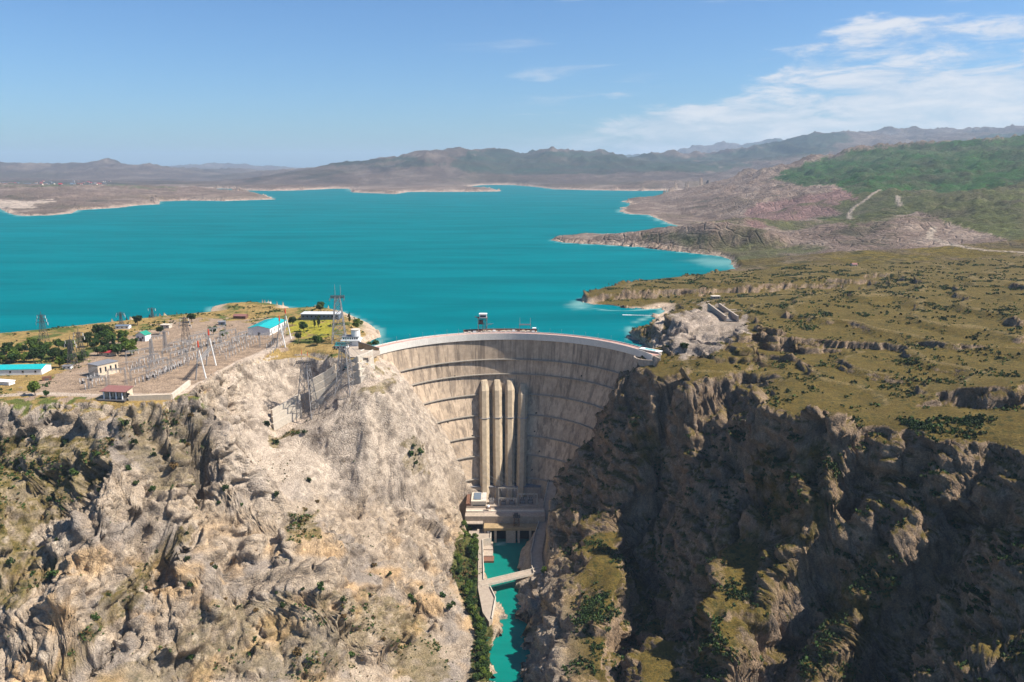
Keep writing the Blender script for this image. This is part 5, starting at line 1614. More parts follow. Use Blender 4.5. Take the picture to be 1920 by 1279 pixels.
for k in range(5):
    MB().bar((-11 + k * 5.2, -4.4, -9), (-11 + k * 5.2, -4.4, -0.5), 0.35).build('stilt', M_DSTEEL, sh_)
r_ = MB()
for k in range(12):
    r_.bar((-12 + k * 2.04, -4.9, 0.1), (-12 + k * 2.04, -4.9, 1.3), 0.08)
r_.bar((-12, -4.9, 1.3), (10.4, -4.9, 1.3), 0.09)
r_.build('railing', M_RAIL, sh_)
rwall = [spot(242, 752), spot(322, 750), spot(356, 722)]
ow = (rwall[0][0], rwall[0][1], -2)
rw2 = thing('arched_retaining_wall', 'pale retaining wall with a row of small dark openings beside the stilt cabin', 'wall', ow)
for k, (a, c) in enumerate(zip(rwall[:-1], rwall[1:])):
    at_origin(MB().sweep([(a[0], a[1], -7), (c[0], c[1], -7)], [(-0.8, -4), (0.8, -4), (0.8, 10.5), (-0.8, 10.5)]), ow).build('wall_panel', M_BEIGE if k == 0 else M_PALE, rw2)
a, c = Vector((rwall[0][0], rwall[0][1], 0)), Vector((rwall[1][0], rwall[1][1], 0))
dn = (c - a).normalized(); nn = Vector((dn.y, -dn.x, 0))
for k in range(5):
    q = a + (c - a) * ((k + 0.6) / 5.4)
    poly = []
    for t in ((-1.7, -3.4), (1.7, -3.4), (1.7, -2.6), (1.1, -1.7), (0, -1.3), (-1.1, -1.7), (-1.7, -2.6)):
        poly.append(q + dn * t[0] + Vector((0, 0, t[1])) + nn * 0.9)
    vs = poly + [p - nn * 0.6 for p in poly]
    at_origin(MB().add(vs, [tuple(range(7)), tuple(range(13, 6, -1))] + [(i, (i + 1) % 7, 7 + (i + 1) % 7, 7 + i) for i in range(7)]), ow).build('arch_opening', M_DARK, rw2)

# stepped concrete linings behind the bench road
def lining(pts_px, depth_y, zlow, zhigh, steps, label):
    base = [pY(*q) for q in pts_px]
    o = base[len(base) // 2]
    t = thing('stepped_retaining_wall', label, 'wall', o)
    hs = (zhigh - zlow) / steps
    for k in range(steps):
        off = depth_y * k / steps
        path = [(p[0] - 0.35 * off, p[1] + off, p[2]) for p in base]
        n = 6
        P = []
        for i in range(len(path) - 1):
            for j in range(n):
                P.append(tuple(Vector(path[i]).lerp(Vector(path[i + 1]), j / n)))
        P.append(path[-1])
        for i in range(0, len(P) - 1):
            a = Vector(P[i]); c = Vector(P[i + 1]); e = (c - a) * 0.012
            z0 = zlow + k * hs
            at_origin(MB().sweep([a + e, c - e], [(0.1, z0 - 3), (0.9, z0 - 3), (0.55, z0 + hs), (-2.6, z0 + hs), (-2.6, z0 - 3)]), o).build('lining_panel', M_PALE, t)


lining([(513, 806, 688), (540, 790, 698), (566, 774, 707)], 12, 0, 16, 3, 'three-step pale concrete lining left of the first pylon on the bench road')
lining([(586, 766, 711), (612, 752, 714), (634, 737, 714)], 16, 0, 24, 4, 'four-step pale concrete lining between the two pylons on the bench road')
lining([(650, 731, 712), (676, 717, 709), (704, 706, 722)], 14, 0, 22, 4, 'four-step pale concrete lining between the second pylon and the dam')

# ------------------------------------------------------------------ pylons and masts
def pylon(name, label, base, h, wb, wt, arms=(), spikes=(), panels=7, legm=None, r=0.28, rz=0.0, group=None, cat='pylon'):
    legm = legm or M_STEEL
    t = thing(name, label, cat, base, rz, group)
    def cor(z, i):
        f = z / h
        s = (wb * (1 - f) + wt * f) / 2
        return Vector((s * (1 if i in (0, 3) else -1), s * (1 if i < 2 else -1), z))
    for i in range(4):
        MB().bar(cor(-2, i), cor(h, i), r, 5).build('leg', legm, t)
    b = MB()
    zs = [h * (1 - (1 - k / panels) ** 1.25) for k in range(panels + 1)]
    for k in range(panels):
        for i in range(4):
            j = (i + 1) % 4
            b.bar(cor(zs[k], i), cor(zs[k + 1], j), r * 0.5).bar(cor(zs[k], j), cor(zs[k + 1], i), r * 0.5).bar(cor(zs[k + 1], i), cor(zs[k + 1], j), r * 0.55)
    b.build('bracing', legm, t)
    for z, half in arms:
        a = MB()
        w = wt / 2 + 0.3
        for s in (-1, 1):
            a.bar((s * half, 0, z + 0.5), (0, w, z + 1.2), r * 0.6).bar((s * half, 0, z + 0.5), (0, -w, z + 1.2), r * 0.6).bar((s * half, 0, z + 0.5), (0, w, z - 0.6), r * 0.6).bar((s * half, 0, z + 0.5), (0, -w, z - 0.6), r * 0.6)
            for f in (0.35, 0.7):
                a.bar((s * half * f, w * (1 - f), z + 1.0), (s * half * f, -w * (1 - f), z - 0.2), r * 0.5)
        arm = a.build('cross_arm', legm, t)
        for s in (-1, 1):
            MB().bar((s * half, 0, z + 0.4), (s * half, 0, z - 2.6), 0.28, 6).build('insulator_string', M_PORC, arm)
    for sx, z0, z1, m in spikes:
        MB().bar((sx, 0, z0), (sx, 0, z0 + (z1 - z0) * 0.55), 0.30, 5, 0.22).build('spike', legm, t)
        MB().bar((sx, 0, z0 + (z1 - z0) * 0.55), (sx, 0, z1), 0.30, 5, 0.1).build('spike_tip', m, t)
    return t


def top_frame(t, z, half, wid, legm):
    """heavy box beam and insulator strings on top of a line-end tower"""
    b = MB()
    for yy in (-wid, wid):
        for zz in (0, 1.8):
            b.bar((-half, yy, z + zz), (half, yy, z + zz), 0.26)
    n = 8
    for k in range(n):
        xa = -half + 2 * half * k / n; xb = -half + 2 * half * (k + 1) / n
        for yy in (-wid, wid):
            b.bar((xa, yy, z), (xb, yy, z + 1.8), 0.16).bar((xa, yy, z + 1.8), (xb, yy, z), 0.16)
        b.bar((xa, -wid, z + 1.8), (xb, wid, z + 1.8), 0.14).bar((xa, -wid, z), (xb, wid, z), 0.14)
    bo = b.build('head_beam', legm, t)
    for xx in (-half, 0, half):
        MB().bar((xx, -wid, z), (xx - 0.6, -wid - 2.6, z - 2.4), 0.34, 6).build('insulator_string', M_DSTEEL, bo)


p1 = Vector(pY(577, 771, 705)); p1.z = ground(p1.x, p1.y)
tw1 = pylon('line_end_tower', 'tall lattice tower on the bench road, the left of two below the plateau', p1, 50, 15.5, 5.0, spikes=((-2.8, 52, 63, M_REDP), (3.0, 52, 62, M_REDP)), panels=5, r=0.42, rz=-0.25)
top_frame(tw1, 50, 8.0, 2.4, M_DSTEEL)
p2 = Vector(pY(648, 738, 705)); p2.z = ground(p2.x, p2.y)
tw2 = pylon('line_end_tower', 'tall lattice tower on the bench road beside the dam, the right of two', p2, 45, 14.5, 5.0, spikes=((-2.6, 46.5, 55, M_STEEL), (2.8, 46.5, 54, M_STEEL)), panels=5, r=0.42, rz=-0.2)
top_frame(tw2, 45, 7.5, 2.4, M_DSTEEL)
p3 = spot(631, 648)
tw3 = pylon('line_end_tower', 'tall lattice tower with two spikes standing on the plateau behind the bench road', (p3[0], p3[1] + 14, p3[2]), 47, 14.0, 4.6, spikes=((-2.2, 48.5, 60, M_STEEL), (3.2, 48.5, 59, M_STEEL)), panels=6, r=0.45, rz=0.1)
top_frame(tw3, 46, 7.0, 2.2, M_DSTEEL)


def a_frame(name, label, pa, pb, h, red):
    """two leaning-leg frames joined by a lattice beam"""
    a = Vector(spot(*pa)); c = Vector(spot(*pb))
    t = thing(name, label, 'gantry', a, 0, 'white A-frame gantries of the switchyard')
    d = (c - a); d.z = 0; L = d.length; d.normalize(); s = Vector((d.y, -d.x, 0))
    for base in (Vector((0, 0, 0)), c - a):
        for k in (-1, 1):
            MB().bar(base + s * (k * 4.2), base + s * (k * 0.5) + Vector((0, 0, h)), 0.62, 8, 0.42).build('leg', M_WHITE if k > 0 else M_STEEL, t)
        MB().bar(base + Vector((0, 0, h)), base + Vector((0, 0, h * 1.12)), 0.3, 6).build('mast', M_STEEL, t)
        MB().bar(base + Vector((0, 0, h * 1.12)), base + Vector((0, 0, h * 1.34)), 0.75, 6, 0.5).build('mast_tip', M_REDP, t)
    for zf in (0.62,):
        b = MB()
        n = 12
        for i in range(n):
            qa = d * (L * (i / n) * 1.25 - L * 0.12); qb = d * (L * ((i + 1) / n) * 1.25 - L * 0.12)
            for o1 in (-1.1, 1.1):
                b.bar(qa + s * o1 + Vector((0, 0, h * zf)), qb + s * o1 + Vector((0, 0, h * zf + 2)), 0.16).bar(qa + s * o1 + Vector((0, 0, h * zf + 2)), qb + s * o1 + Vector((0, 0, h * zf)), 0.16)
                b.bar(qa + s * o1 + Vector((0, 0, h * zf)), qb + s * o1 + Vector((0, 0, h * zf)), 0.26).bar(qa + s * o1 + Vector((0, 0, h * zf + 2)), qb + s * o1 + Vector((0, 0, h * zf + 2)), 0.26)
        b.build('beam', M_STEEL, t)
    for i in range(3):
        q = d * (L * (0.2 + 0.3 * i))
        MB().bar(q + Vector((0, 0, h * 0.62)), q + Vector((0, 0, h * 0.62 - 4.0)), 0.32, 6).build('insulator_string', M_PORC, t)
    return t


a_frame('switchyard_gantry', 'white A-frame gantry with red tips at the front edge of the switchyard', (377, 712), (396, 686), 25, True)
a_frame('switchyard_gantry', 'white A-frame gantry with red tips right of the turquoise workshop', (527, 652), (538, 636), 24, True)

towers = [(350, 648, 28, 8, 2.2, 'dense lattice tower with cross arms at the back of the switchyard', M_DSTEEL, 3), (83, 640, 27, 7, 1.6, 'lattice tower on the shore by the left wood', M_DSTEEL, 3), (153, 678, 27, 7, 1.8, 'lattice tower at the edge of the wood behind the control building', M_DSTEEL, 2),
          (137, 690, 25, 7, 1.8, 'lattice tower left of the control building', M_DSTEEL, 2), (287, 690, 26, 4.5, 1.4, 'slim grey mast in the middle of the switchyard', M_STEEL, 0), (311, 660, 20, 4, 1.3, 'slim grey mast at the back of the switchyard', M_STEEL, 1),
          (228, 612, 15, 4, 1.0, 'small dark mast among the shore sheds', M_DSTEEL, 2), (286, 596, 11, 3.5, 0.8, 'small dark mast on the far shore edge', M_DSTEEL, 1)]
for px, py, h, wb, wt, lab, m, na in towers:
    q = spot(px, py)
    pylon('lattice_mast', lab, q, h, wb, wt, arms=[(h * (0.98 - 0.13 * k), 4.2 + 0.9 * k) for k in range(na)], spikes=((0, h, h * 1.16, m),), panels=6, legm=m, r=0.2, cat='mast')


def portal(pa, pb, h, label):
    a = Vector(spot(*pa)); c = Vector(spot(*pb))
    t = thing('switchyard_portal', label, 'gantry', a, 0, 'lattice portals of the switchyard')
    c = c - a; a = Vector((0, 0, 0)); c.z = 0
    for q in (a, c):
        l = MB()
        for sx in (-0.8, 0.8):
            for sy in (-0.8, 0.8):
                l.bar(q + Vector((sx, sy, 0)), q + Vector((sx * 0.4, sy * 0.4, h)), 0.12)
        for k in range(6):
            z0 = h * k / 6; z1 = h * (k + 1) / 6
            l.bar(q + Vector((-0.7, -0.7, z0)), q + Vector((0.6, -0.6, z1)), 0.08).bar(q + Vector((0.7, 0.7, z0)), q + Vector((-0.6, 0.6, z1)), 0.08)
        l.build('column', M_STEEL, t)
    b = MB(); n = 10
    for k in range(n):
        p = a.lerp(c, k / n); r = a.lerp(c, (k + 1) / n)
        for o in (-0.5, 0.5):
            e = Vector((0, o, h))
            b.bar(p + e, r + e + Vector((0, 0, 1.3)), 0.09).bar(p + e + Vector((0, 0, 1.3)), r + e, 0.09).bar(p + e, r + e, 0.12).bar(p + e + Vector((0, 0, 1.3)), r + e + Vector((0, 0, 1.3)), 0.12)
    b.build('beam', M_STEEL, t)
    for f in (0.25, 0.5, 0.75):
        q = a.lerp(c, f)
        MB().bar(q + Vector((0, 0, h)), q + Vector((0, 0, h - 2.6)), 0.25, 6).build('insulator_string', M_PORC, t)


portal((205, 724), (237, 722), 13, 'lattice portal in front, above the stilt cabin')
portal((238, 686), (284, 678), 12, 'lattice portal in the middle of the switchyard')
portal((286, 655), (310, 652), 12, 'lattice portal at the back of the switchyard')
portal((168, 730), (200, 727), 9, 'low lattice portal at the left front of the switchyard')
more_portals = [((246, 716), (276, 708)), ((282, 706), (316, 697)), ((322, 694), (352, 686)), ((262, 694), (298, 684)), ((306, 682), (340, 673)), ((346, 672), (378, 664)), ((318, 664), (352, 656)), ((356, 655), (388, 647)), ((392, 646), (424, 638)),
                ((402, 668), (432, 660)), ((436, 658), (462, 651)), ((414, 652), (444, 645)), ((448, 643), (474, 637)), ((488, 652), (512, 646))]
for k, (a, c) in enumerate(more_portals):
    portal(a, c, 9.5 + 2.5 * (k % 3), 'grey lattice portal over the equipment rows, ' + nth(k + 1) + ' counted from the front left')

# insulator posts and breakers in rows over the gravel
def post_proto(kind):
    if kind == 0:
        t = thing('insulator_post', 'slim pale insulator post standing in rows on the gravel of the switchyard', 'insulator post', (0, 0, 0), 0, 'insulator posts of the switchyard')
        MB().box(-0.25, 0.25, -0.25, 0.25, -0.5, 2.4).build('stand', M_STEEL, t)
        MB().bar((0, 0, 2.4), (0, 0, 5.0), 0.34, 7, 0.24).build('porcelain', M_PORC, t)
        MB().box(-0.5, 0.5, -0.5, 0.5, 5.0, 5.3).build('cap', M_STEEL, t)
    elif kind == 1:
        t = thing('circuit_breaker', 'dark low breaker on a frame among the insulator posts', 'breaker', (0, 0, 0), 0, 'breakers of the switchyard')
        MB().box(-1.8, 1.8, -0.8, 0.8, 1.0, 2.2).build('tank', M_DSTEEL, t)
        for sx in (-1.5, 1.5):
            MB().box(sx - 0.15, sx + 0.15, -0.7, 0.7, -0.5, 1.0).build('stand', M_STEEL, t)
        for sx in (-1.2, 0, 1.2):
            MB().bar((sx, 0, 2.2), (sx * 1.3, 0, 4.4), 0.24, 6, 0.15).build('bushing', M_PORC, t)
    else:
        t = thing('disconnector_switch', 'pale disconnector switch with two raised arms in the switchyard', 'switch', (0, 0, 0), 0, 'disconnector switches of the switchyard')
        MB().box(-2.2, 2.2, -0.3, 0.3, 2.2, 2.6).build('beam', M_STEEL, t)
        for s in (-1, 1):
            MB().box(s * 1.9 - 0.15, s * 1.9 + 0.15, -0.2, 0.2, -0.5, 2.2).build('stand', M_STEEL, t)
            MB().bar((s * 1.7, 0, 2.6), (s * 1.7, 0, 4.6), 0.26, 6).build('porcelain', M_PORC, t)
            MB().bar((s * 1.7, 0, 4.6), (s * 3.6, 0, 6.2), 0.16).build('arm', M_WHITE, t)
    return t


protos = [post_proto(k) for k in range(3)]
used = [False] * 3


NAMES = ('insulator post', 'dark breaker', 'disconnector switch')


def place(kind, x, y, rz, row, k):
    o = protos[kind] if not used[kind] else copy_tree(protos[kind])
    used[kind] = True
    o.location = (x, y, ground(x, y)); o.rotation_euler = (0, 0, rz)
    o['label'] = nth(k + 1) + ' from the left, ' + NAMES[kind] + ' in the ' + row


rows = [((255, 722), (330, 690), 9), ((270, 716), (345, 684), 9), ((235, 700), (300, 676), 8), ((290, 712), (372, 672), 10), ((310, 700), (380, 664), 9), ((330, 668), (420, 640), 10), ((345, 662), (430, 634), 9), ((400, 660), (470, 632), 9),
        ((412, 668), (478, 636), 9), ((425, 674), (486, 640), 8), ((150, 722), (205, 700), 6), ((160, 732), (200, 714), 5), ((330, 655), (400, 628), 8), ((500, 655), (526, 640), 5), ((508, 662), (530, 648), 4), ((250, 690), (290, 674), 5)]
ROWN = ['front row above the arched wall', 'second front row', 'row right of the control building', 'long front middle row', 'row behind the front gantry', 'long back middle row', 'second back middle row', 'row left of the workshop', 'second row left of the workshop',
        'row by the yard road', 'row below the control building', 'short front left row', 'rearmost row', 'row beside the right gantry', 'short row below the right gantry', 'short middle row']
rows = [(a, c, int(n * 1.5)) for a, c, n in rows]
for i, (a, c, n) in enumerate(rows):
    qa = Vector(spot(*a)); qc = Vector(spot(*c))
    for k in range(n):
        q = qa.lerp(qc, (k + rnd.uniform(-0.12, 0.12)) / (n - 1))
        kind = 1 if (i in (1, 5, 10) and k % 2) else (2 if (i in (3, 7, 8) and k % 3 == 1) else 0)
        place(kind, q.x, q.y, -0.6 + rnd.uniform(-0.1, 0.1), ROWN[i], k)


for i, (a, c, n) in enumerate(rows):                       # overhead conductors above each row
    qa = Vector(spot(*a)); qc = Vector(spot(*c)); m_ = MB()
    side = Vector((qc.y - qa.y, qa.x - qc.x, 0)).normalized()
    for off in (-2.2, 0, 2.2):
        P = [qa.lerp(qc, k / 8) + side * off + Vector((0, 0, 9.5 - 1.6 * (1 - abs((k % 4) - 2) / 2))) for k in range(9)]
        for p_, r_ in zip(P[:-1], P[1:]):
            m_.bar(p_, r_, 0.10, 3)
    o_ = qa
    tag(m_.build('overhead_conductors', M_WIRE), 'three thin conductors strung above the ' + ROWN[i], 'cable', 'conductors of the switchyard')


def wire(a, c, sag, name='power_line', label=None, r=0.12):
    a = Vector(a); c = Vector(c)
    m = MB(); n = 14
    P = [a.lerp(c, k / n) - Vector((0, 0, sag * 4 * (k / n) * (1 - k / n))) for k in range(n + 1)]
    for p, q in zip(P[:-1], P[1:]):
        m.bar(p, q, r, 3)
    o = m.build(name, M_WIRE)
    tag(o, label, 'cable', 'power lines over the gorge')


tops = [tuple(p1 + Vector((0, -2, 49))), tuple(p2 + Vector((0, -2, 44)))]
yard_ends = [(-14, 772, -151), (-4, 772, -151), (6, 772, -151), (8, 766, -155), (16, 766, -155), (25, 766, -155)]
ORD3 = ('left', 'middle', 'right')
for k in range(3):
    wire((p1.x - 7 + 7 * k, p1.y - 3, p1.z + 49), yard_ends[k], 10, label=ORD3[k] + ' one of three thin power lines from the left bench tower to the gantry')
    wire((p2.x - 7 + 7 * k, p2.y - 3, p2.z + 44), yard_ends[k + 3], 9, label=ORD3[k] + ' one of three thin power lines from the right bench tower to the gantry')

# ------------------------------------------------------------------ crest: intake tower, gate frame, deck
cx0 = dam_pt(pz(908, 620, 0)[0], 0, 12)
ip = thing('intake_platform', 'intake deck of pale bays on the upstream side of the crest', 'platform', (dam_pt(-8, 0, 14)[0], dam_pt(-8, 0, 14)[1], 0))
io = tuple(ip.location)
xa0 = -48; xa1 = 24
path = [dam_pt(xa0 + (xa1 - xa0) * k / 12, 0, 12.0) for k in range(13)]
at_origin(MB().sweep(path, [(-4.5, -14), (4.3, -14), (4.3, 0.6), (-4.5, 0.6)]), io).build('deck', M_CONC, ip)
at_origin(MB().sweep(path, [(-4.4, 0.605), (-4.0, 0.605), (-4.0, 2.6), (-4.4, 2.6)]), io).build('back_wall', M_RUST, ip)
for k in range(14):
    q = dam_pt(xa0 + 5 + (xa1 - xa0 - 8) * k / 13, 0, 10.5)
    at_origin(MB().box(q[0] - 1.5, q[0] + 1.5, q[1] - 1.2, q[1] + 1.2, 0.605, 1.6 + 0.9 * rnd.random()), io).build('gate_housing', (M_PALE, M_WHITE, M_RUST, M_BEIGE)[k % 4], ip)
q = dam_pt(pz(908, 624, 0)[0], 0, 12)
it = thing('intake_crane', 'grey steel intake crane tower with a white cabin on the dam crest', 'crane', (q[0], q[1], 0.6))
for sx in (-4.6, 4.6):
    for sy in (-3, 3):
        MB().bar((sx, sy, 0), (sx, sy, 15), 0.4).build('leg', M_STEEL, it)
b = MB()
for z in (4.5, 8.5, 12.5, 15):
    for s in (-1, 1):
        b.bar((-4.6, 3 * s, z), (4.6, 3 * s, z), 0.24).bar((4.6 * s, -3, z), (4.6 * s, 3, z), 0.24)
for s in (-1, 1):
    b.bar((0.4, 3 * s, 0), (0.4, 3 * s, 12.5), 0.3).bar((0.4, 3 * s, 0), (4.6, 3 * s, 4.5), 0.18).bar((4.6, 3 * s, 4.5), (0.4, 3 * s, 8.5), 0.18).bar((0.4, 3 * s, 8.5), (4.6, 3 * s, 12.5), 0.18).bar((-4.6, 3 * s, 8.5), (0.4, 3 * s, 12.5), 0.18)
b.build('bracing', M_DSTEEL, it)
MB().box(-3.8, 0.2, -2.6, 2.6, 8.6, 12.3).build('machine_room', M_RUST, it)
MB().box(-5.4, 5.4, -3.8, 3.8, 15, 15.5).build('top_platform', M_RUST, it)
cb = MB().box(-3.2, 4.6, -3.0, 3.0, 15.5, 19.2).build('cabin', M_WHITE, it)
MB().box(-2.4, 3.8, -3.06, -2.95, 16.4, 18.2).build('window', M_GLASS, cb)
MB().box(-3.6, 5.0, -3.4, 3.4, 19.204, 19.7).build('cabin_roof', M_WHITE, cb)
MB().bar((4.6, 0, 8), (11.5, 0, 8.6), 0.3).bar((4.6, 0, 6.8), (11.5, 0, 8.6), 0.2).build('jib', M_STEEL, it)
MB().bar((-5.4, 0, 15.6), (-8.2, 0, 16.2), 0.6).build('hoist', M_RUST, it)
q = dam_pt(pz(982, 624, 0)[0], 0, 12)
gf = thing('gate_hoist_frame', 'slim steel portal with two tall masts on the dam crest', 'gantry', (q[0], q[1], 0.6))
for sx in (-6, 6):
    MB().bar((sx, 0, 0), (sx, 0, 8), 0.38).build('post', M_STEEL, gf)
    MB().bar((sx * 0.94, 0, 8), (sx * 0.94, 0, 15), 0.26, 5, 0.14).build('mast', M_STEEL, gf)
MB().box(-6.4, 6.4, -0.5, 0.5, 6.8, 8.0).build('beam', M_STEEL, gf)
q = dam_pt(pz(998, 624, 0)[0], 0, 12)
ck = thing('crest_kiosk', 'small kiosk with a white roof at the right end of the intake deck', 'kiosk', (q[0], q[1], 0.6))
MB().box(-1.6, 1.6, -1.6, 1.6, 0, 3.4).build('wall', M_RUST, ck)
MB().box(-2, 2, -2, 2, 3.404, 4.3).build('roof', M_WHITE, ck)
lb = dam_pt(-136, 0, 3)
for k in range(22):                                         # lamp posts along the crest
    q = dam_pt(-124 + 11.6 * k, 0, 7.0)
    lp = thing('crest_lamp', nth(k + 1) + ' slim lamp post from the left along the dam crest', 'lamp post', (q[0], q[1], 0.1), 0, 'lamp posts along the crest')
    MB().bar((0, 0, 0), (0, 0, 5.5), 0.10, 5, 0.07).build('pole', M_STEEL, lp)
    MB().bar((0, 0, 5.5), (0, -1.2, 5.7), 0.08).box(-0.2, 0.2, -1.6, -1.0, 5.6, 5.8).build('lamp_head', M_STEEL, lp)

# ------------------------------------------------------------------ left and right abutments
x, y, z = pY(690, 664, 742)
structure(MB().prism([(-152, 726), (-134, 722), (-128, 752), (-150, 772), (-168, 768)], -3, 0.3).build('pavement', M_CONC))
ab = thing('left_abutment_block', 'pale concrete thrust block under the left end of the dam crest', 'abutment', (-138, 738, -30))
at_origin(MB().prism([(-146, 727), (-134.5, 724), (-118, 752), (-112, 771), (-124, 775), (-150, 748)], [-34, -34, -40, -44, -40, -34], [-3.0, -3.0, -22, -27, -10, -3.0]), (-138, 738, -30)).build('block', M_CON, ab)
# right: valve house with slatted roof and curved terrace
q = pY(1216, 668, 746)
vh = thing('valve_house', 'pale flat-roofed concrete house at the right end of the dam crest', 'building', (q[0], q[1], ground(q[0], q[1]) - 0.5), -0.75)
MB().box(-11, 11, 0, 6, -6, 4.4).build('wall', M_CONC, vh)
MB().box(-11.5, 11.5, -0.6, 6.6, 4.404, 5.0).build('roof', M_WHITE, vh)
MB().box(-6, 6, 1.2, 4.6, 5.004, 5.2).build('roof_light', M_TEAL, vh)
q2 = pY(1208, 690, 738)
gz2 = ground(q2[0], q2[1]) + 9.6
tc_ = thing('curved_terrace', 'curved pale terrace wall on the rock below the valve house', 'wall', (q2[0], q2[1], -12))
arc = [(q2[0] + 13 * math.cos(a) + 4, q2[1] + 13 * math.sin(a) + 4, gz2 - 8) for a in np.linspace(math.radians(160), math.radians(290), 9)]
for a, c in zip(arc[:-1], arc[1:]):
    at_origin(MB().sweep([a, c], [(-0.7, -7), (0.7, -7), (0.7, 2.6), (-0.7, 2.6)]), (q2[0], q2[1], -12)).build('wall_panel', M_CONC, tc_)
at_origin(MB().prism([(p[0], p[1]) for p in arc], gz2 - 16, gz2 - 7.6), (q2[0], q2[1], -12)).build('terrace_floor', M_CONC, tc_)
# spillway chute
a = Vector(spot(1338, 578)); c = Vector(spot(1372, 601))
ch = thing('spillway_chute', 'short open concrete chute with two parallel walls above the bare slope', 'chute', a)
for s in (-6.5, 6.5):
    at_origin(MB().sweep([a, c], [(s - 0.9, -6), (s + 0.9, -6), (s + 0.9, 6.5), (s - 0.9, 6.5)]), tuple(a)).build('side_wall', M_CONC, ch)
at_origin(MB().sweep([a, c], [(-5.5, -4), (5.5, -4), (5.5, 1.0), (-5.5, 1.0)]), tuple(a)).build('chute_floor', M_DSTEEL, ch)
building('concrete_hut', 'small pale block hut behind the spillway chute', 'hut', 1343, 563, 11, 7, 4, 0.1, M_CONC, M_PALE, 'flat', wins=2)
# floating boom in the cove
a = Vector(pz(1167, 591, WATER)); c = Vector(pz(1238, 592.5, WATER))
fb = thing('floating_jetty', 'thin white floating jetty stretching across the small green cove', 'jetty', a)
for k in range(12):
    p = a.lerp(c, k / 12); r = a.lerp(c, (k + 0.96) / 12)
    wdt = 1.6 if k < 3 else 0.7
    at_origin(MB().sweep([p, r], [(-wdt, -0.5), (wdt, -0.5), (wdt, 0.5), (-wdt, 0.5)]), tuple(a)).build('float', M_WHITE, fb)
# pump house on the spit
sp = pz(489, 577, WATER)
ph = thing('pump_house', 'small ruined pump house on the sandy spit', 'hut', (sp[0], sp[1] + 6, WATER + 0.3))
MB().box(-5, 3, 0, 6, -1, 3.4).build('wall', M_CONC, ph)
MB().box(-5.4, 3.4, -0.4, 6.4, 3.404, 3.9).build('roof', M_GREYR, ph)
MB().box(4, 9, 6, 11, -1, 4.6).build('rear_block', M_PALE, ph)
MB().box(-3.6, 1.4, -0.05, 0.05, 0.6, 2.4).build('opening', M_DARK, ph)
# lone hut on the far terrace
k = int(np.argmin((FPX_ - 1605) ** 2 + (FPY_ - 512) ** 2))
hq = (FVt.reshape(-1, 3)[k])
building('terrace_hut', 'lone ochre hut on the grassy terrace far right', 'hut', 0, 0, 9, 7, 5, 0.2, M_BEIGE, M_BRICKR, 'gable_x', 2, wins=2, base=tuple(float(v) for v in hq))

# ------------------------------------------------------------------ far village on the plain
vr = random.Random(5)
FVF = FVt.reshape(-1, 3)
vil = np.nonzero((FPX_ > -20) & (FPX_ < 205) & (FPY_ > 340) & (FPY_ < 347.5) & (FVF[:, 1] < 8200) & (FVF[:, 2] > WATER + 2))[0]
walls_ = [M_PALE, M_BEIGE, M_CONC]; roofs_ = [M_GREYR, M_BRICKR, M_BLUEG, M_REDR]
if len(vil):
    vsp = sorted(([float(v) for v in FVF[vil[vr.randrange(len(vil))]]] for k in range(60)), key=lambda p: p[0] / p[1])
    for k, (x, y, z) in enumerate(vsp):
        wd_, dp, hh = vr.uniform(12, 24), vr.uniform(10, 16), vr.uniform(5, 9)
        vhs = thing('village_house', nth(k + 1) + ' tiny house from the left in the far village', 'house', (x, y, z), vr.uniform(-0.3, 0.3), 'houses of the far village')
        MB().box(-wd_ / 2, wd_ / 2, 0, dp, -12, hh).build('wall', vr.choice(walls_), vhs)
        MB().add([(-wd_ / 2 - 1, -1, hh + 0.01), (wd_ / 2 + 1, -1, hh + 0.01), (wd_ / 2 + 1, dp + 1, hh + 0.01), (-wd_ / 2 - 1, dp + 1, hh + 0.01), (-wd_ / 2 - 1, dp / 2, hh + 4), (wd_ / 2 + 1, dp / 2, hh + 4)],
                 [(0, 1, 5, 4), (2, 3, 4, 5), (1, 2, 5), (3, 0, 4), (3, 2, 1, 0)]).build('roof', vr.choice(roofs_), vhs)

# ------------------------------------------------------------------ vegetation
def leaf_mat(name, c, var=0.35):
    m = bpy.data.materials.new(name)
    m.use_nodes = True
    t = NT(m.node_tree)
    out = t.n('ShaderNodeOutputMaterial')
    bs = t.n('ShaderNodeBsdfPrincipled')
    t.l(bs.outputs[0], out.inputs[0])
    bs.inputs['Roughness'].default_value = 0.8
    bs.inputs['Specular IOR Level'].default_value = 0.15
    pos = t.n('ShaderNodeNewGeometry').outputs['Position']
    n1 = t.noise(pos, 0.5, 3, 0.6)
    oi = t.n('ShaderNodeObjectInfo').outputs['Random']
    cc = t.mix(t.ramp(n1, 0.3, 0.7), tuple(x * (1 - var) for x in c), tuple(x * (1 + var) for x in c))
    cc = t.mix(1.0, cc, t.mix(oi, (0.75, 0.82, 0.8), (1.25, 1.12, 1.0)), 'MULTIPLY')
    t.l(cc, bs.inputs['Base Color'])
    return m


L_GREEN = leaf_mat('tree leaves', (0.045, 0.080, 0.020))
L_DARK = leaf_mat('dark shrub leaves', (0.030, 0.048, 0.014))
L_BRIGHT = leaf_mat('bright leaves', (0.085, 0.125, 0.020))
L_CON = leaf_mat('conifer needles', (0.020, 0.045, 0.020))
L_DRY = leaf_mat('dry brown shrub', (0.13, 0.085, 0.035))
M_BARK = mat('bark', (0.10, 0.075, 0.055), 0.95, 0.2, 1.5)
vg = np.random.RandomState(3)


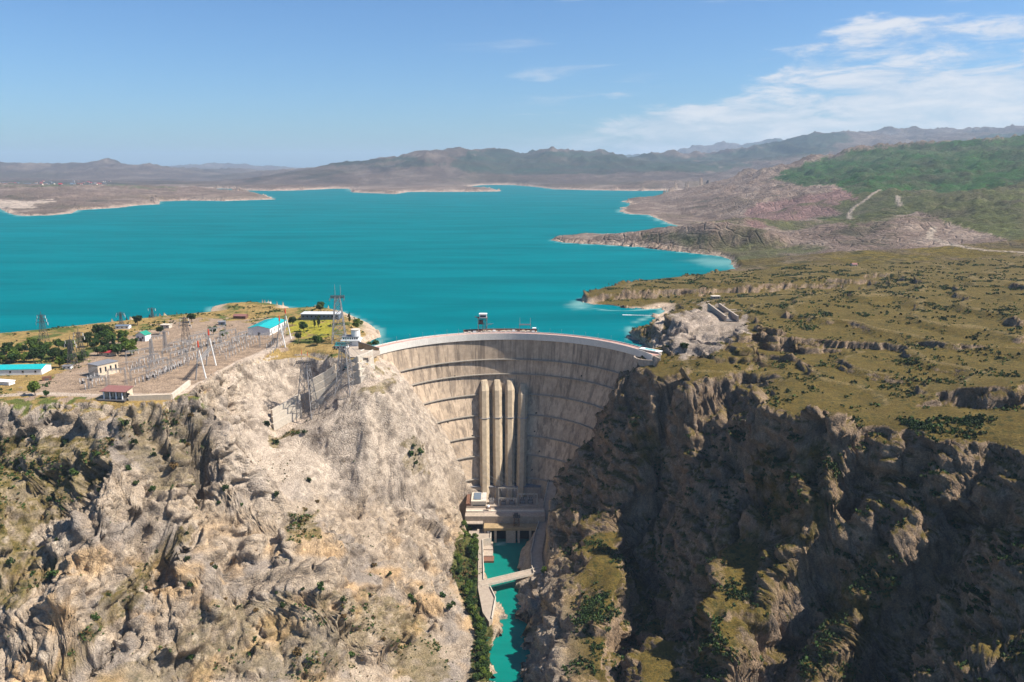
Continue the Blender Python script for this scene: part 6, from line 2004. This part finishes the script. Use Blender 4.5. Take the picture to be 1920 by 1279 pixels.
def crown_mesh(name, m, n, rx, rz, zc, leaf, clumps=9, cone=False):
    """leaf-sized quads gathered in uneven clumps through the crown's volume"""
    C = []
    for k in range(clumps):
        d = vg.normal(size=3); d /= np.linalg.norm(d)
        rr = vg.uniform(0.35, 0.8)
        C.append((d[0] * rx * rr, d[1] * rx * rr, zc + d[2] * rz * rr, vg.uniform(0.32, 0.55)))
    vs, fs = [], []
    for k in range(n):
        if cone:
            f = vg.rand() ** 0.8
            z = zc - rz + 2 * rz * f
            r = rx * (1 - f) * (0.55 + 0.45 * vg.rand()) * (0.8 + 0.2 * math.sin(f * 40)) + 0.1
            a = vg.rand() * 6.283
            p = np.array([r * math.cos(a), r * math.sin(a), z])
        else:
            c = C[vg.randint(clumps)]
            d = vg.normal(size=3); d /= np.linalg.norm(d)
            q = vg.uniform(0.55, 1.0)
            p = np.array([c[0] + d[0] * rx * c[3] * q, c[1] + d[1] * rx * c[3] * q, c[2] + d[2] * rz * c[3] * q])
        u = vg.normal(size=3); u /= np.linalg.norm(u)
        w_ = np.cross(u, vg.normal(size=3)); w_ /= np.linalg.norm(w_) + 1e-6
        s = leaf * vg.uniform(0.6, 1.3)
        b = len(vs)
        vs += [p - u * s - w_ * s * 0.6, p + u * s - w_ * s * 0.6, p + u * s * 0.7 + w_ * s * 0.6, p - u * s * 0.7 + w_ * s * 0.6]
        fs.append((b, b + 1, b + 2, b + 3))
    me = bpy.data.meshes.new(name)
    me.from_pydata([tuple(v) for v in vs], [], fs)
    me.materials.append(m)
    return me


def trunk_mesh(name, h, r):
    t = MB().bar((0, 0, -0.6), (0.1, 0.05, h * 0.55), r, 7, r * 0.7)
    for k in range(5):
        a = k * 1.3
        t.bar((0.1, 0.05, h * (0.35 + 0.04 * k)), (math.cos(a) * h * 0.22, math.sin(a) * h * 0.22, h * (0.62 + 0.04 * k)), r * 0.45, 5, r * 0.15)
    return t.mesh(name, M_BARK)


def make_tree(name, label, kind, loc, s, rz, group):
    t = thing(name, label, 'tree', loc, rz, group)
    for nm, me in (('trunk', kind[0]), ('crown', kind[1])):
        o = bpy.data.objects.new(nm, me); COL.objects.link(o); o.parent = t
    t.scale = (s, s, s * rnd.uniform(0.9, 1.15))
    return t


TREES = [(trunk_mesh('trunk', 7, 0.28), crown_mesh('crown', m, 1100, 3.5, 3.0, 5.0, 0.42, 13)) for m in (L_GREEN, L_GREEN, L_BRIGHT, L_DARK)]
POPLAR = (trunk_mesh('trunk', 9, 0.25), crown_mesh('crown', L_DARK, 600, 1.7, 5.2, 6.2, 0.40))
CONIF = (trunk_mesh('trunk', 9, 0.25), crown_mesh('crown', L_CON, 700, 2.4, 5.0, 6.0, 0.42, cone=True))
wood = []
for (x0, x1, y0, y1, n) in ((-10, 70, 655, 682, 26), (60, 140, 648, 682, 22), (95, 160, 668, 684, 8), (165, 232, 640, 668, 16), (178, 215, 622, 642, 7), (232, 262, 645, 668, 9), (200, 240, 632, 645, 6)):
    for k in range(n):
        wood.append((rnd.uniform(x0, x1), rnd.uniform(y0, y1)))
wood.sort()
for k, (px, py) in enumerate(wood):
    x, y, z = spot(px, py)
    make_tree('broadleaf_tree', nth(k + 1) + ' leafy tree from the left in the wood on the left shore', TREES[rnd.randrange(4)], (x, y, z), rnd.uniform(0.85, 1.45), rnd.uniform(0, 6), 'trees of the left shore wood')
singles = [(66, 742, 1.3, 2, 'round green tree standing alone by the track at the left'), (88, 745, 0.7, 0, 'small sapling beside the lone tree at the left'), (112, 690, 1.2, 2, 'bright green tree beside the white kiosk'), (258, 610, 1.5, 3, 'dark tree on the shore right of the sheds'),
           (188, 636, 2.0, 3, 'largest dark tree, towering over the wood'), (300, 627, 1.2, 3, 'dark tree beside the low pale shed'), (400, 628, 1.3, 0, 'round tree behind the switchyard, left of the workshop'), (420, 634, 1.2, 2, 'round light green tree nearest the workshop'),
           (360, 605, 1.4, 3, 'dark tree right of the dense lattice tower'), (700, 655, 1.7, 0, 'broad tree beside the left end of the dam'), (691, 660, 1.0, 3, 'small dark tree left of the broad one at the dam'), (595, 648, 1.5, 0, 'round tree left of the tall plateau tower'),
           (570, 622, 1.6, 0, 'broad green tree in front of the long dark building'), (548, 612, 1.3, 3, 'dark tree left of the long dark building'), (602, 586, 1.8, 0, 'wide tree behind the long dark building'), (671, 612, 1.6, 2, 'bright tree right of the drum tower'),
           (1283, 660, 1.2, 3, 'dark round bush tree on the bare slope right of the dam'), (560, 640, 1.0, 3, 'dark low tree in the grass right of the workshop')]
for px, py, s, k, lab in singles:
    x, y, z = hit(px, py, 560)
    make_tree('broadleaf_tree', lab, TREES[k], (x, y, ground(x, y)), s, rnd.uniform(0, 6), None)
for px, py, s, lab in ((597, 614, 1.3, 'slim dark poplar in front of the long dark building'), (590, 616, 0.9, 'shorter slim poplar left of the tall one'), (655, 606, 1.0, 'dark poplar left of the drum tower')):
    x, y, z = spot(px, py)
    make_tree('poplar_tree', lab, POPLAR, (x, y, z), s, 0, None)
for px, py, s, lab in ((133, 676, 1.4, 'dark conifer left of the lattice tower in the wood'), (214, 655, 1.2, 'dark conifer in the wood near the white house')):
    x, y, z = spot(px, py)
    make_tree('conifer_tree', lab, CONIF, (x, y, z), s, 0, None)
# trees of the canyon floor
for k in range(84):
    f = (k + 0.5) / 84
    py = 992 + f * 280
    xl = np.interp(py, [990, 1060, 1110, 1160, 1200, 1270], [874, 856, 868, 882, 893, 892]); xr = np.interp(py, [990, 1010, 1100, 1160, 1200, 1270], [882, 895, 895, 908, 914, 918])
    px = xl + (xr - xl) * rnd.random()
    x, y, z = pz(px, py, -180)
    make_tree('riverside_tree', nth(k + 1) + ' bushy tree counted from the dam along the canyon floor strip', TREES[rnd.randrange(3)], (x, y, ground(x, y)), rnd.uniform(0.5, 1.0), rnd.uniform(0, 6), 'trees on the canyon floor')
x, y, z = pz(1022, 1085, -172)
make_tree('riverside_tree', 'bright green tree on the right bank beside the bridge', TREES[2], (x, y, ground(x, y)), 1.0, 0.4, None)

# shrubs
SHRUB = [crown_mesh('foliage', m, 130, 1.5, 1.1, 0.8, 0.34, 6) for m in (L_GREEN, L_DARK, L_DARK, L_BRIGHT, L_DRY)]
NV = NEAR_V.reshape(-1, 3)
rs = np.random.RandomState(21)
# larger shrubs of the left cliff, each its own thing
big_s = [(570, 812), (240, 800), (255, 820), (330, 795), (352, 783), (345, 830), (253, 835), (280, 826), (320, 858), (325, 875), (290, 857), (358, 828), (285, 922), (105, 1015), (85, 900), (190, 925), (140, 890), (240, 880), (250, 905), (520, 832), (500, 800),
         (517, 932), (410, 945), (450, 948), (420, 920), (595, 943), (580, 905), (350, 1050), (400, 1070), (395, 1060), (480, 1145), (528, 1140), (520, 1110), (570, 1110), (600, 1105), (355, 1235), (420, 1130), (362, 1100), (480, 1200), (300, 1035), (345, 1000), (290, 1090), (180, 1160),
         (190, 1190), (100, 1080), (240, 1125), (270, 1110), (640, 1130), (700, 1060), (730, 1080), (770, 1120), (790, 1105), (780, 1140), (830, 1120), (850, 1135), (840, 1140), (770, 855), (780, 870), (775, 840), (790, 850), (640, 1165), (700, 1160), (555, 1225), (660, 1230), (720, 1200),
         (240, 690 + 55), (390, 745), (60, 830), (120, 830), (160, 860), (30, 900), (90, 940), (60, 1080), (20, 1060)]
order = sorted(range(len(big_s)), key=lambda i: big_s[i])
pxx, pyy = NEAR_PX, NEAR_PY
ysort = np.nonzero((NV[:, 0] < -20) & (NEAR_NZ > 0.35) & (pyy > 730))[0]
for num, i in enumerate(order):
    px, py = big_s[i]
    k = ysort[np.argmin((pxx[ysort] - px) ** 2 + (pyy[ysort] - py) ** 2)]
    o = bpy.data.objects.new('cliff_shrub', SHRUB[(0, 1, 1, 0, 1, 4)[rs.randint(6)]])
    COL.objects.link(o)
    o.location = tuple(NV[k]); s = rs.uniform(1.2, 2.4)
    o.scale = (s, s, s * rs.uniform(0.9, 1.3)); o.rotation_euler = (0, 0, rs.uniform(0, 6))
    tag(o, nth(num + 1) + ' large shrub from the left on the pale left cliff', 'shrub', 'shrubs on the left cliff')


def scatter(name, idx, n, smin, smax, meshes, label, weights=None, sink=0.2):
    """uncountable scrub: many small clumps joined in one mesh"""
    if len(idx) == 0:
        return
    p = None
    if weights is not None:
        p = weights[idx]; p = p / p.sum()
    pick = rs.choice(idx, n, p=p)
    allv, nf = [], []
    for me, m in meshes:
        pass
    srcs = []
    for me, m in meshes:
        co = np.empty(len(me.vertices) * 3, np.float32); me.vertices.foreach_get('co', co)
        srcs.append(co.reshape(-1, 3))
    VV = []
    mi = []
    for k in pick:
        j = rs.randint(len(srcs))
        s = smin + (smax - smin) * rs.rand() ** 2
        a = rs.rand() * 6.283
        c_, s_ = math.cos(a) * s, math.sin(a) * s
        src = srcs[j]
        q = np.empty_like(src)
        q[:, 0] = src[:, 0] * c_ - src[:, 1] * s_ + NV[k, 0] + rs.uniform(-0.6, 0.6)
        q[:, 1] = src[:, 0] * s_ + src[:, 1] * c_ + NV[k, 1] + rs.uniform(-0.6, 0.6)
        q[:, 2] = src[:, 2] * s + NV[k, 2] - sink
        VV.append(q); mi.append(np.full(len(src) // 4, j))
    VV = np.concatenate(VV); mi = np.concatenate(mi)
    me = bpy.data.meshes.new(name)
    me.vertices.add(len(VV)); me.vertices.foreach_set('co', VV.ravel())
    me.loops.add(len(VV)); me.loops.foreach_set('vertex_index', np.arange(len(VV), dtype=np.int32))
    nq = len(VV) // 4
    me.polygons.add(nq)
    me.polygons.foreach_set('loop_start', np.arange(0, len(VV), 4, dtype=np.int32))
    me.polygons.foreach_set('loop_total', np.full(nq, 4, np.int32))
    for _, m in meshes:
        me.materials.append(m)
    me.polygons.foreach_set('material_index', mi.astype(np.int32))
    me.update(calc_edges=True)
    o = bpy.data.objects.new(name, me); COL.objects.link(o)
    stuff(o, label, 'scrub')


def tuft_mesh(n, rx, rz, leaf, m):
    return (crown_mesh('tuft', m, n, rx, rz, rz * 0.7, leaf, 4), m)


T_DARK = [tuft_mesh(14, 1.0, 0.75, 0.42, L_DARK), tuft_mesh(12, 0.9, 0.7, 0.40, L_GREEN), tuft_mesh(12, 0.9, 0.6, 0.40, L_DARK)]
T_DRY = [tuft_mesh(10, 0.9, 0.6, 0.40, L_DRY), tuft_mesh(12, 0.9, 0.7, 0.40, L_DARK), tuft_mesh(12, 0.9, 0.7, 0.42, L_GREEN)]
seen = (NEAR_PX > -60) & (NEAR_PX < 1980) & (NEAR_PY < 1310)
area = np.linalg.norm(np.cross(np.gradient(NEAR_V, axis=1), np.gradient(NEAR_V, axis=0)), axis=-1).ravel()
patch = np.clip(0.12 + 1.7 * fbm(NV[:, 0] / 26, NV[:, 1] / 26, NV[:, 2] / 26, 3), 0.03, 2) ** 1.6 * area
wv = NEAR_VEG * patch
plateau = seen & (NV[:, 0] > 60) & (NEAR_VEG > 0.4) & (NEAR_PY < 830) & (NV[:, 2] > WATER + 1)
scatter('plateau_scrub', np.nonzero(plateau)[0], 9000, 0.6, 2.3, T_DARK, 'dark low scrub dotted over the grassy right plateau', wv)
rcl = seen & (NV[:, 0] > 30) & (NEAR_VEG > 0.3) & (NEAR_PY >= 780) & (NV[:, 2] > RIVER + 3)
scatter('cliff_scrub', np.nonzero(rcl)[0], 7500, 0.6, 2.2, T_DARK, 'dark scrub on the ledges of the shaded right cliffs', wv)
lcl = seen & (NV[:, 0] < -20) & (NEAR_VEG > 0.25) & (NEAR_PY > 755) & (NV[:, 2] > RIVER + 3)
scatter('ledge_scrub', np.nonzero(lcl)[0], 4800, 0.5, 1.8, T_DRY, 'dry and green scrub on the ledges of the pale left cliff', wv)
lro = seen & (NV[:, 0] < -20) & (NEAR_VEG < 0.25) & (NEAR_NZ > 0.5) & (NEAR_PY > 765)
scatter('rock_scrub', np.nonzero(lro)[0], 900, 0.4, 1.2, T_DRY, 'sparse tiny scrub in the cracks of the pale left cliff', patch)
lpl = seen & (NV[:, 0] < -120) & (NV[:, 2] > WATER + 2) & (NEAR_PY < 745) & (NEAR_NZ > 0.9)
grassm = ~in_poly(NEAR_PX, NEAR_PY, [(60, 745), (150, 690), (240, 640), (330, 612), (520, 612), (550, 640), (440, 690), (395, 740), (300, 745)])
scatter('shore_scrub', np.nonzero(lpl & grassm)[0], 1500, 0.6, 1.8, T_DARK, 'green scrub in the dry grass between the switchyard and the lake', patch)

# ------------------------------------------------------------------ air
hz = MB().box(-42000, 42000, -1500, 36000, -240, 760)
mh = bpy.data.materials.new('haze')
mh.use_nodes = True
t = NT(mh.node_tree)
out = t.n('ShaderNodeOutputMaterial')
pv = t.n('ShaderNodeVolumePrincipled')
pv.inputs['Color'].default_value = (0.60, 0.79, 1.0, 1)
pv.inputs['Density'].default_value = 3.4e-5
pv.inputs['Anisotropy'].default_value = 0.1
t.l(pv.outputs[0], out.inputs['Volume'])
stuff(hz.build('haze', mh))
